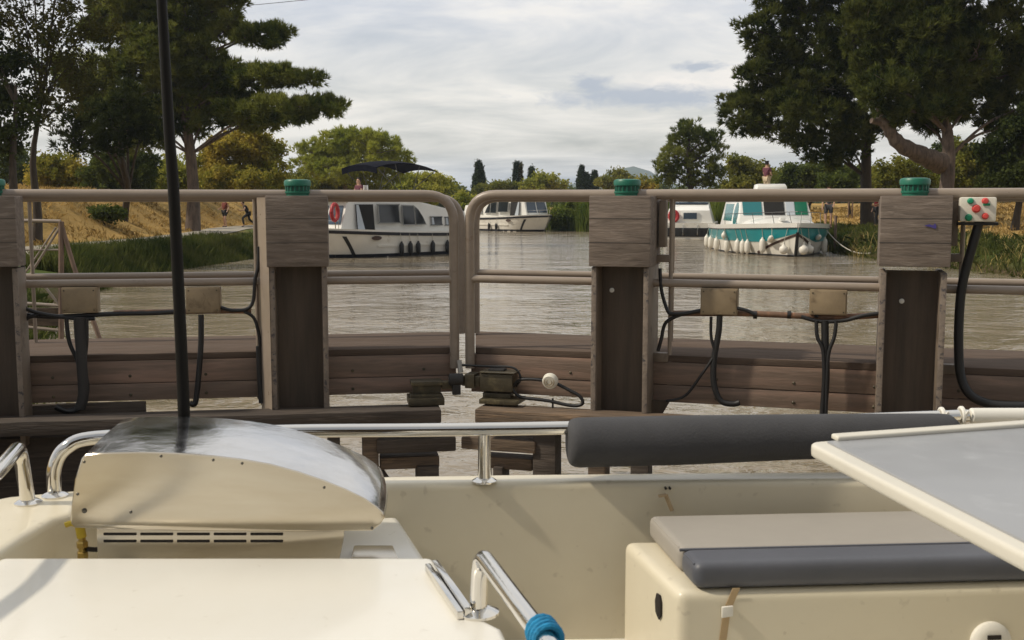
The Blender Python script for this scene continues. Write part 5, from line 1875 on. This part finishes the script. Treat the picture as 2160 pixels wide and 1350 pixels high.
p = hm @ Vector((-2.25, .25, 1.98))
person('person seated under the bimini of the large cruiser', p, hd, SIT, 'plum', 'grey', 'dark_hair')
tm = Matrix.Translation(tq_.location) @ Matrix.Rotation(tq_.rotation_euler.z, 4, 'Z')
p = tm @ Vector((-6.9, .12, 2.475))
person('person in a plum top standing on the roof of the turquoise boat', p, (.8, .6), dict(
    knL=(.10, -.06, .50), elL=(.22, -.04, 1.14), wrL=(.12, -.22, 1.10), haL=(.06, -.26, 1.12), elR=(-.22, -.04, 1.14), wrR=(-.12, -.24, 1.08), haR=(-.06, -.28, 1.10)), 'plum', 'beige', 'dark_hair', sleeve=.7)
p = tm @ Vector((-2.6, 1.98, 1.14))
person('bare-legged person in grey shorts and yellow belt on the turquoise foredeck', p, (-.2, -1), dict(
    elL=(.23, .0, 1.14), wrL=(.2, -.16, .98), haL=(.18, -.22, .95)), 'grey', 'grey', 'brown_hair', long_legs=False, scale=1.02)
p = gz(1846, 480, 1.0)
p = Vector(((1846 - 1080) / FPX * 53, 53, 0))
p.z = float(ground_z(p.x, p.y)) + .02
person('person in a red top standing by the right trunk, partly behind the sluice post', p, (-1, -.3), dict(
    elL=(.24, -.08, 1.16), wrL=(.2, -.30, 1.10), haL=(.19, -.37, 1.10), knL=(.11, -.12, .5), anL=(.11, -.10, .09), toL=(.12, -.26, .03), knR=(-.11, .05, .5), anR=(-.11, .18, .1), toR=(-.12, .03, .03)), 'red', 'black', 'dark_hair')
# posts of the right bank
for i, (px, py0, py1, Y) in enumerate(((1762, 455, 490, 50), (1790, 412, 440, 66), (1798, 412, 440, 66))):
    b_ = at(px, py1, Y)
    b_.z = float(ground_z(b_.x, b_.y))
    o = thing('wooden_post', ('short weathered post on the bank right of the turquoise boat', 'slim pale post on the right slope, left of a pair', 'slim pale post on the right slope, right of a pair')[i], 'post', b_)
    hgt = max(.4, at(px, py0, Y).z - b_.z)
    MB().tube([(0, 0, -.2), (0, 0, hgt)], .07 if i == 0 else .045, 8).build('shaft', BARK['pale'], o, bevel=.01)

# overhead wires, from a pole out of sight at the left to one out of sight at the right
for i, (pa, pb) in enumerate((((-200, 62), (900, -28)), ((-200, 44), (900, -40)))):
    a, b_ = at(*pa, 60), at(*pb, 66)
    pts = [a.lerp(b_, q) - Vector((0, 0, 1.0 * q * (1 - q))) for q in [k / 16 for k in range(17)]]
    o = MB().tube(pts, .016, 5).build('overhead_cable', MB_['black'])
    tag(o, ('lower of two overhead wires crossing the sky at top left', 'upper of two overhead wires crossing the sky at top left')[i], 'cable', 'overhead wires')
# ------------------------------------------------------------------ the boat in the foreground
FM = {
    'gel': M('cream_deck_gelcoat', (0.69, 0.632, 0.49), 0.34, var=0.03, vscale=2, coat=0.15, speck=(28, .66, .74, .35, (.40, .34, .25)), col2=(0.62, 0.555, 0.42), c2lo=0.35, c2hi=0.75, c2scale=1.3),
    'gelw': M('white_deck_gelcoat', (0.79, 0.768, 0.70), 0.30, var=0.025, vscale=2.5, coat=0.2, speck=(34, .68, .76, .30, (.45, .39, .30)), col2=(0.73, 0.695, 0.61), c2lo=0.35, c2hi=0.75, c2scale=1.6),
    'chrome': M('polished_stainless', (0.72, 0.70, 0.66), 0.07, 1.0, var=0.03, vscale=8, bump=0.02, bscale=50),
    'hood': M('brushed_stainless', (0.60, 0.555, 0.47), 0.19, 1.0, var=0.07, vscale=3, stretch=(.6, 1, 3), col2=(0.49, 0.43, 0.335), c2lo=.3, c2hi=.75, c2scale=3),
    'hood_top': M('mirror_stainless', (0.66, 0.65, 0.64), 0.15, 1.0, var=0.16, vscale=7, bump=0.28, bscale=5, rvar=0.06),
    'blocker': M('light_blocker_brown', (0.10, 0.075, 0.05), 0.85, var=0.1, vscale=3),  # dark tone for the added light blockers behind the camera
    'teak': M('teak_boards', (0.20, 0.115, 0.055), 0.7, var=0.3, vscale=3, stretch=(8, .8, 1)),
    'slot': M('dark_slot', (0.012, 0.008, 0.006), 0.7),
    'foam': M('charcoal_foam', (0.052, 0.052, 0.056), 0.85, var=0.12, vscale=9, bump=0.25, bscale=150),
    'pad': M('taupe_vinyl', (0.315, 0.288, 0.25), 0.55, var=0.05, vscale=5, bump=0.08, bscale=25),
    'bolster': M('charcoal_vinyl', (0.080, 0.084, 0.100), 0.48, var=0.08, vscale=5, bump=0.08, bscale=25),
    'rimw': M('greyish_white_edge', (0.62, 0.59, 0.51), 0.4, var=0.05, vscale=4),
    'table': M('grey_table_laminate', (0.29, 0.298, 0.312), 0.38, var=0.05, vscale=6, coat=0.1, col2=(0.36, 0.37, 0.385), c2lo=.56, c2hi=.72, c2scale=7, rvar=0.06),
    'pole': M('black_carbon_pole', (0.006, 0.0055, 0.005), 0.5, spec=0.2),
    'brass': M('brass', (0.50, 0.36, 0.12), 0.3, 1.0),
    'yellow': M('yellow_tap', (0.58, 0.42, 0.03), 0.45),
    'strap': M('tan_strap', (0.46, 0.335, 0.19), 0.8, var=0.1, vscale=20),
    'blue': M('blue_rope', (0.004, 0.20, 0.40), 0.75, var=0.35, vscale=60, bump=0.5, bscale=120),
    'tie': M('white_cable_tie', (0.72, 0.70, 0.64), 0.5),
    'trim': M('dark_trim', (0.10, 0.095, 0.085), 0.25, 0.9),
}
org = Vector((0, 2.4, 0.72))
boat = thing('houseboat', 'cream sundeck of the boat the photo is taken from', 'boat', org)


def bp(name, mb, mat, parent=None, **kw):
    return mb.build(name, FM[mat], parent or boat, org, **kw)


ZT = 1.443
outer = [(-1.46, -1.6), (-1.46, 2.45), (-1.42, 2.64), (-1.31, 2.755), (-1.15, 2.82), (-.75, 2.90), (-.34, 2.965), (0, 2.986), (.5, 3.004), (.95, 3.017), (1.5, 3.02), (1.74, 2.94), (1.84, 2.75), (1.86, 2.5), (1.86, -1.6)]
inner = [(-1.12, -1.6), (-1.12, 2.42), (-1.11, 2.56), (-1.06, 2.63), (-.98, 2.68), (-.70, 2.78), (-.34, 2.868), (0, 2.892), (.5, 2.908), (.95, 2.918), (1.44, 2.91), (1.58, 2.86), (1.66, 2.7), (1.68, 2.5), (1.68, -1.6)]
rings = []
for (a, b), (c, d) in zip(outer, inner):
    rings.append([(a, b, .55), (a, b, ZT), (c, d, ZT), (c + (0 if abs(c) > 1.6 else .0), d - .02, .72)])
bp('coaming', MB().loft(rings), 'gel', bevel=.022, bseg=3, ang=50)
# hull below the coaming
hr = []
for z, k in ((1.0, 1.0), (.55, 1.02), (.2, .97), (-.35, .86)):
    hr.append([(a * k * (1 if b < 2.4 else 1), b * (1.0 if b < 0 else (.97 if z < .3 else 1.0)) + (.02 if b > 2.4 and z > .3 else 0), z) for a, b in outer])
bp('hull', MB().loft(hr, True, True), 'gelw', ang=50)
bp('rubbing_strake', MB().tube([(a * 1.02, b + (.03 if b > 2.3 else 0), .72) for a, b in outer], .035, 8), 'foam')
# cockpit sole and an unseen bulkhead and canopy added to cut fill light
bp('cockpit_sole', MB().box(-1.1, 1.66, -1.5, 2.86, .66, .74), 'teak')
bp('added_shade_bulkhead', MB().box(-1.30, 1.64, -1.58, -1.48, .74, 3.0), 'blocker', bevel=.02)
bp('added_shade_canopy', MB().box(-1.5, 1.8, -1.7, 0.15, 3.02, 3.06), 'blocker', bevel=.01)  # added out of view to keep ambient light off the deck
for x_ in (-1.42, 1.72):
    bp('canopy_pole', MB().tube([(x_, 0.05, ZT - .01), (x_, 0.05, 3.02)], .016, 10), 'chrome')  # poles holding the added canopy
# moulded counter that carries the hood, side gutter, raised panel
zc_ = 1.36
cn = [(-.985, 2.30), (-.985, 2.70), (-.70, 2.762), (-.31, 2.855), (-.205, 2.50), (-.13, 2.24), (-.13, 2.2)]
bp('counter', MB().prism([(x, y, .75) for x, y in cn], (0, 0, zc_ - .75)), 'gelw', bevel=.02, bseg=3)
bp('gutter', MB().box(-1.115, -.98, 1.2, 2.66, .9, 1.305), 'gelw')
pn = [(-1.117, 2.297), (-.175, 2.297), (-.145, 2.215), (-.088, 2.02), (-.066, 1.96), (-.018, 1.90), (.0, 1.80), (.02, .35), (-1.117, .35)]
bp('raised_panel', MB().prism([(x, y, .76) for x, y in pn], (0, 0, 1.431 - .76)), 'gelw', bevel=.014, bseg=3)
tr = MB()
a, b = gz(908, 1203, 1.432), gz(978, 1306, 1.432)
d = (b - a).normalized()
s_ = d.cross(Vector((0, 0, 1)))
s_ = s_ if s_.x > 0 else -s_
tr.hexa([a, a + s_ * -.012, b + s_ * -.012, b] + [p + Vector((0, 0, .016)) for p in (a, a + s_ * -.012, b + s_ * -.012, b)])
tr.hexa([a + s_ * .002, a + s_ * .016, b + s_ * .016, b + s_ * .002] + [p + Vector((0, 0, .022)) for p in (a + s_ * .002, a + s_ * .016, b + s_ * .016, b + s_ * .002)])
bp('edge_trim', tr, 'chrome', bevel=.002)
# bow rail and its feet
zr = 1.59
P_ = [gz(116, 1047, ZT - .003), gz(112, 985, 1.53), gz(150, 935, zr - .01), gz(205, 923, zr), gz(420, 917, zr), gz(620, 909.5, zr), gz(900, 907, zr), gz(1200, 902.5, zr), gz(1600, 893, zr), gz(1985, 879, zr), gz(2060, 877, zr), gz(2420, 876, zr)]
P_[1] = P_[0] + Vector((.0, .0, .10))
P_[1] = P_[0] + Vector((.002, 0, .075))
P_[2] = P_[0].lerp(P_[3], .30) + Vector((0, 0, .082))
bp('bow_rail', MB().tube(smooth_path(P_, 8), .0185, 16), 'chrome', ang=60)


def foot(px, py, h=True):
    p = gz(px, py, ZT)
    mb = MB().lathe([(.034, .0), (.034, .004), (.026, .009), (.019, .012)], p, seg=20)
    o = bp('rail_foot', mb, 'chrome')
    return p


foot(116, 1047)
p = foot(1022, 1016)
bp('stanchion', MB().lathe([(.0185, .0), (.0175, .06), (.0165, .14)], p, seg=16), 'chrome')
p = foot(1985, 1002)
bp('stanchion', MB().lathe([(.0185, .0), (.0175, .06), (.0165, .14)], p, seg=16), 'chrome')
p = foot(60, 1062)
q = Vector((-1.262, 2.655, 1.588))
bp('side_rail', MB().tube(fillet([p, Vector((p.x - .01, p.y - .012, 1.595)), Vector((-1.17, 2.40, 1.592)), Vector((-1.13, 2.10, 1.592)), Vector((-1.15, 1.5, 1.592)), Vector((-1.2, 1.45, ZT))], .045, 8), .0185, 16), 'chrome', ang=60)
# grab rail in front with a blue rope
a0 = at(1009, 1420, 1.97)
a0.z = 1.431
apex = at(1026, 1172, 1.955)
far = at(1172, 1372, 1.50)
d = (far - apex)
end = apex + d * 2.2
bp('grab_rail', MB().tube(fillet([a0, Vector((a0.x + .005, a0.y, apex.z)), end, Vector((end.x + .02, end.y - .05, 1.43))], .05, 10), .0165, 16), 'chrome', ang=60)
bp('rail_foot', MB().lathe([(.040, 0), (.040, .005), (.028, .010), (.017, .013)], a0, seg=20), 'chrome')
rp = thing('rope', 'blue rope wound round the chrome grab rail', 'rope', apex + d * .865)
mb = MB()
dn = d.normalized()
u1 = dn.orthogonal().normalized()
u2 = dn.cross(u1)
pts = [dn * (-.024 + .052 * k / 60) + (u1 * math.cos(k * .42) + u2 * math.sin(k * .42)) * .0215 for k in range(61)]
mb.tube(pts, .0055, 8)
mb.build('coil', FM['blue'], rp)
mb = MB().tube(smooth_path([pts[-1], pts[-1] + Vector((.03, 0, -.05)), pts[-1] + Vector((.02, -.03, -.16)), pts[-1] + Vector((.03, -.05, -.4))], 5), .008, 8)
mb.build('tail', FM['blue'], rp)

# foam roll laced round the bow rail
rl = thing('foam_roll', 'charcoal foam roll wrapped on the bow rail as a backrest', 'cushion', gz(1590, 900, zr))
c0_, c1_ = gz(1198, 902.5, zr), gz(1985, 880, zr)
ax = (c1_ - c0_)
mid1, mid2 = gz(1400, 898, zr), gz(1700, 890, zr)
dz = Vector((0, 0, -.037))
zq = 1.553
c0_, c1_ = gz(1198, 934, zq), gz(1985, 915, zq)
ax = c1_ - c0_
dz = Vector((0, 0, 0))
path = [c0_, c0_, gz(1450, 928, zq), gz(1700, 921, zq), c1_ - ax * .02, c1_]
axn = ax.normalized()
pp = [c0_ + dz + axn * x for x in (0, .003, .008, .016, .03)] + smooth_path([c0_ + dz + axn * .06] + path[2:], 6)
rr = [.046, .055, .0615, .0655, .068] + [.068 - .014 * max(0, i / (len(pp) - 7) - .25) / .75 for i in range(len(pp) - 6)] + [.042]
MB().tube(pp, rr, 28).build('roll', FM['foam'], rl, rl.location, ang=60)
for px, py in ((1986, 879), (2028, 877)):
    p = gz(px, py, zr)
    ring = [p + Vector((0, .023 * math.cos(k * .35), .023 * math.sin(k * .35))) for k in range(19)]
    MB().tube(ring, .006, 6).tube([p + Vector((0, -.02, .0)), p + Vector((.008, -.03, .02))], .004, 6).build('tie', FM['tie'], rl, rl.location)
a, b = gz(2046, 877, zr + .002), gz(2300, 877, zr + .002)
wt_ = thing('white_sleeve', 'white plastic sleeve on the rail beside the foam roll', 'sleeve', a)
MB().tube([a, a + Vector((.004, 0, 0)), b], [.018, .0225, .0225], 14).build('sleeve', FM['tie'], wt_, a)

# bench with its pads
zb_ = 1.322
A = gz(1430, 1250, zb_)
Bk = gz(1315, 1140, zb_)
Cr = gz(2160, 1231, zb_)
e2 = (Cr - A).normalized()
A2 = A + e2 * 1.30
B2 = Bk + Vector((1.34, .03, 0))
B2.y = min(B2.y, 2.875)
pl = [A, A2, B2, Bk]
bp('bench', MB().prism([(p.x, p.y, .74) for p in pl], (0, 0, zb_ - .74)), 'gel', bevel=.028, bseg=5, ang=50)
# latch hole in the side, round knob in front
p = onp(1392, 1278, A, (A - Bk).cross(Vector((0, 0, 1))).normalized())
nrm = (A - Bk).cross(Vector((0, 0, 1))).normalized()
nrm = nrm if nrm.x < 0 else -nrm
lt = MB()
f1 = (A - Bk).normalized()
poly = [p + f1 * x + Vector((0, 0, z)) for x, z in ((-.018, -.02), (-.022, .006), (-.012, .028), (.008, .03), (.018, .015), (.018, -.018), (.006, -.032), (-.008, -.026))]
lt.prism([q + nrm * .0015 for q in poly], nrm * .004)
bp('latch', lt, 'slot', bevel=.0015)
fn = Vector((e2.y, -e2.x, 0))
p = onp(2087, 1352, A, fn)
kb = bp('knob', MB().lathe([(.048, 0), (.048, .010), (.043, .016), (.030, .019), (0, .0195)], p, fn, 28), 'tie')
mb = MB()
o_ = p + fn * .0198 + Vector((0, 0, .012))
mb.hexa([o_ + e2 * -.016, o_ + e2 * .016, o_ + e2 * .016 + fn * .003, o_ + e2 * -.016 + fn * .003] + [q + Vector((0, 0, .010)) for q in (o_ + e2 * -.016, o_ + e2 * .016, o_ + e2 * .016 + fn * .003, o_ + e2 * -.016 + fn * .003)])
bp('knob_slot', mb, 'slot', parent=kb)

cu = thing('bench_cushion', 'taupe bench cushion with a charcoal front roll', 'cushion', (A + B2) / 2)
c_bl, c_ml, c_fl = gz(1368, 1086, 1.385), gz(1424, 1160, 1.385), gz(1466, 1192, 1.385)
f = (c_fl - c_bl)
f.z = 0
c_ml = c_bl + f * .70
r = e2 * 1.16
zt_ = 1.385


def slab(name, a, b, z0, z1, mat, bev, puff=0.0):
    q = [a, a + r, b + r, b]
    mb = MB().prism([(p.x, p.y, z0) for p in q], (0, 0, z1 - z0))
    o = mb.build(name, FM[mat], cu, cu.location, bevel=bev, bseg=6, ang=60)
    return o


slab('pad', c_bl, c_ml - f * .004, zb_ + .002, zt_, 'pad', .022)
slab('front_roll', c_ml + f * .004, c_fl, zb_ + .002, zt_ + .002, 'bolster', .029)
# seam piping between the two
MB().tube([c_ml + Vector((0, 0, -.004)) - Vector((0, 0, 0)), c_ml + r + Vector((0, 0, -.004))], .004, 8).build('piping', FM['bolster'], cu, cu.location)
for a_, b_ in ((c_bl, c_ml), (c_ml, c_fl)):
    d_ = (b_ - a_).normalized() * .022
    MB().tube([a_ + d_ + e2 * .006 + Vector((0, 0, -.006)), b_ - d_ + e2 * .006 + Vector((0, 0, -.006))], .0028, 8).build('piping', FM['pad' if a_ is c_bl else 'bolster'], cu, cu.location)
# straps
st1 = thing('strap', 'tan strap with a white buckle down the bench front', 'strap', onp(1525, 1290, A, fn))
o_ = st1.location
k0, k1, k2 = onp(1545, 1240, A, fn), onp(1525, 1288, A, fn), onp(1507, 1420, A, fn)
mb = MB()
for a, b in ((k0, k1), (k1, k2)):
    mb.hexa([a + fn * .001, a + e2 * .017 + fn * .001, b + e2 * .017 + fn * .001, b + fn * .001] + [q + fn * .003 for q in (a, a + e2 * .017, b + e2 * .017, b)])
mb.build('webbing', FM['strap'], st1, o_)
mb = MB()
c_ = k1 + e2 * .008
mb.hexa([c_ + e2 * x + Vector((0, 0, z)) + fn * y for y in (.0035, .011) for x, z in ((-.013, -.014), (.013, -.010), (.013, .014), (-.013, .012))])
mb.build('buckle', FM['tie'], st1, o_, bevel=.002)
st2 = thing('strap', 'short tan strap hooked on the wall behind the cushion', 'strap', at(1400, 1055, 2.88))
mb = MB()
p1, p2, p3 = at(1388, 1046, 2.875), at(1404, 1043, 2.885), at(1418, 1078, 2.868)
mb.hexa([p1, p2, p2 + Vector((0, 0, .004)), p1 + Vector((0, 0, .004))] + [q - Vector((0, .02, 0)) for q in (p1, p2, p2 + Vector((0, 0, .004)), p1 + Vector((0, 0, .004)))])
mb.tube([p2, p3], .006, 6)
mb.build('webbing', FM['strap'], st2, st2.location, bevel=.001)
for px in (1404, 1413):
    p = at(px, 1030, 2.893)
    bp('screw', MB().lathe([(.0035, 0), (.0035, .012), (0, .013)], p + Vector((0, .008, 0)), (0, -1, 0), 8), 'slot')

# table
zt = 1.74
A = gz(1702, 930, zt)
B = gz(2160, 1165, zt)
D_ = gz(2160, 897, zt)
e1 = (B - A).normalized()
e3 = (D_ - A).normalized()
tb = thing('table', 'grey-topped table with a raised cream edge at the right', 'table', (A + e1 * .5 + e3 * .5).xy.to_3d() + Vector((0, 0, .74)))
o_ = tb.location
A0, B0, C0, D0 = A, A + e1 * 1.0, A + e1 * 1.0 + e3 * 1.05, A + e3 * 1.05
rnd = fillet([A + (e3 - e1) * 0 + e3 * .3, A0, B0], .03, 5)
poly = [p for p in rnd] + [C0, D0]
MB().prism([(p.x, p.y, zt - .028) for p in poly], (0, 0, .026)).build('frame', FM['rimw'], tb, o_, bevel=.008, bseg=3)
inn = [A + e3 * .035 + e1 * .02, B0 + e3 * .025, C0, D0 + e1 * .02]
MB().prism([(p.x, p.y, zt - .004) for p in inn], (0, 0, .006)).build('top', FM['table'], tb, o_, bevel=.002)
ra = A + e3 * .055 + e1 * .012
path = [ra + e1 * .05 + Vector((0, 0, .0)), ra + Vector((0, 0, .006)), D0 + e1 * .012 + Vector((0, 0, .006))]
mb = MB()
w_ = e1 * .016
pts = [ra, D0 + e1 * .012]
mb.hexa([pts[0] - w_, pts[0] + w_, pts[1] + w_, pts[1] - w_] + [q + Vector((0, 0, .011)) for q in (pts[0] - w_, pts[0] + w_, pts[1] + w_, pts[1] - w_)])
mb.build('rim', FM['rimw'], tb, o_, bevel=.010, bseg=4)
c_ = A + e1 * .5 + e3 * .55
MB().lathe([(.12, 0), (.12, .012), (.04, .03), (.03, .06), (.03, zt - .74 - .033)], (c_.x, c_.y, .741), seg=20).build('pedestal', FM['chrome'], tb, o_)

# ------------------------------------------------------------------ stainless hood (deck grill)
Yh = 2.36
gr = thing('deck_grill', 'stainless deck grill with a polished sloping hood and slotted base', 'grill', at(470, 1195, Yh).xy.to_3d() + Vector((0, 0, zc_)))
o_ = gr.location
dep = Vector((-.055, .40, 0))
pf = [(150, 1092), (153, 1060), (160, 1010), (174, 966), (182, 957), (225, 954), (290, 952.5), (346, 953.5), (400, 956), (454, 960.5), (515, 968), (571, 978), (630, 994), (683, 1012), (730, 1031), (771, 1051), (796, 1068), (809, 1080), (812, 1090), (803, 1104), (786, 1118), (640, 1120), (400, 1119), (160, 1112), (152, 1104)]
F0 = [at(x, y, Yh) for x, y in pf]
n = len(F0)
cx = sum((p.x for p in F0)) / n
czz = sum((p.z for p in F0)) / n
side = MB()
ins = [Vector((cx + (p.x - cx) * .993, p.y, czz + (p.z - czz) * .975)) for p in F0]
side.loft([F0, [p + Vector((0, -.0035, 0)) for p in F0], [p + Vector((0, -.006, 0)) for p in ins]], True, True)
side.build('side_panel', FM['hood'], gr, o_, ang=40)
# curved top and back as one shell
shell = MB()
rows = []
steps = 7
for k in range(steps + 1):
    q = k / steps
    bul = math.sin(q * math.pi)
    row = []
    for i, p in enumerate(F0):
        up = 0.005 * bul if 4 <= i <= 18 else 0
        row.append(p + dep * q + Vector((.010 * bul if 14 <= i <= 20 else 0, .0006, up)))
    rows.append(row)
shell.loft(rows, True, True)
shell.build('hood', FM['hood_top'], gr, o_, ang=50)
for i, (x, y) in enumerate(((178, 974), (340, 962), (450, 970), (511, 977), (684, 1028), (785, 1114), (164, 1042), (178, 1077), (276, 1080))):
    p = at(x, y, Yh - .005)
    MB().lathe([(.0034 if i != 7 else .006, 0), (.0034 if i != 7 else .006, .0015), (.002, .0028), (0, .003)], p, (0, -1, 0), 10).build('rivet', FM['trim'], gr, o_)
ba = [at(203, 1112, Yh + .015), at(737, 1112, Yh + .015), at(737, 1195, Yh + .015), at(203, 1195, Yh + .015)]
x0, x1 = ba[0].x, ba[1].x - .012
mb = MB()
mb.prism([(x0, Yh + .015, zc_ + .001), (x1 - .02, Yh + .015, zc_ + .001), (x1, Yh + .015, 1.452), (x1, Yh + .015, ba[0].z - .002), (x0, Yh + .015, ba[0].z - .002)], dep * .93)
mb.build('base', FM['hood'], gr, o_, bevel=.003)
for row, yy in enumerate((1124, 1139)):
    for k in range(5):
        xa = 218 + k * 77.5
        a, b = at(xa, yy, Yh + .013), at(xa + 69, yy + 5.5, Yh + .013)
        MB().box(a.x, b.x, Yh + .0125, Yh + .017, b.z, a.z).build('vent_slot', FM['slot'], gr, o_, bevel=.0012)
# corner cover right of the base
p = at(742, 1150, 2.46)
MB().prism([(p.x, 2.40, zc_ + .002), (p.x + .125, 2.40, zc_ + .002), (p.x + .085, 2.56, zc_ + .002), (p.x - .01, 2.56, zc_ + .002)], (0, 0, .012)).build('grease_tray', FM['hood'], gr, o_, bevel=.005)
# gas tap at the left end
gt = thing('gas_tap', 'yellow gas tap with a brass fitting left of the grill', 'gas tap', at(172, 1150, 2.48).xy.to_3d() + Vector((0, 0, zc_)))
o_ = gt.location
p = at(173, 1140, 2.48)
MB().lathe([(.013, -.0), (.013, .022), (.010, .024), (.010, .032), (.014, .034), (.014, .046), (.009, .05), (.009, .06)], (p.x, p.y, zc_ + .0005), seg=6).build('fitting', FM['brass'], gt, o_, ang=20)
MB().lathe([(.011, 0), (.011, .03), (.007, .034)], (p.x, p.y, zc_ + .058), (-.15, 0, 1), 12).build('valve', FM['yellow'], gt, o_)
MB().tube(smooth_path([(p.x - .002, p.y, zc_ + .085), (p.x - .018, p.y - .01, zc_ + .095), (p.x - .032, p.y - .015, zc_ + .092)], 4), .007, 8).build('lever', FM['yellow'], gt, o_)
MB().tube(smooth_path([(p.x + .01, p.y, zc_ + .03), (p.x + .03, p.y + .01, zc_ + .025), (p.x + .06, p.y + .04, zc_ + .02)], 4), .006, 8).build('hose', FM['slot'], gt, o_)

# slim black pole standing on the counter behind the grill
b0 = at(393, 1098, 2.80)
b0 = Vector((at(391, 1000, 2.80).x, 2.80, zc_ - .06))
pol = thing('black_pole', 'slim black upright pole behind the grill, leaning slightly left', 'pole', b0)
pts = [b0, at(388, 870, 2.80), at(378, 640, 2.80), at(366, 400, 2.80), at(357, 280, 2.80), at(349, 140, 2.80), at(341, 0, 2.80), at(326, -260, 2.80)]
MB().tube(smooth_path(pts, 5), [.0165 - .0045 * i / 35 for i in range(36)], 14).build('shaft', FM['pole'], pol, b0, ang=60)
MB().lathe([(.035, 0), (.035, .01), (.022, .02), (.020, .08), (.018, .085)], b0, (0, 0, 1), 16).build('socket', FM['pole'], pol, b0)

# ------------------------------------------------------------------ air
hm_ = bpy.data.materials.new('haze')
hm_.use_nodes = True
t = NT(hm_.node_tree)
t.t.nodes.clear()
out = t.n('ShaderNodeOutputMaterial')
pv = t.n('ShaderNodeVolumePrincipled')
pv.inputs['Color'].default_value = (0.74, 0.85, 1.0, 1)
pv.inputs['Density'].default_value = 0.00026
pv.inputs['Anisotropy'].default_value = 0.2
t.l(pv.outputs[0], out.inputs['Volume'])
hz = MB().box(-9500, 9500, -9500, 9500, -3.0, 80.0).build('haze', hm_)
tag(hz, 'thin pale haze over the canal and the plain', 'haze', kind='stuff')
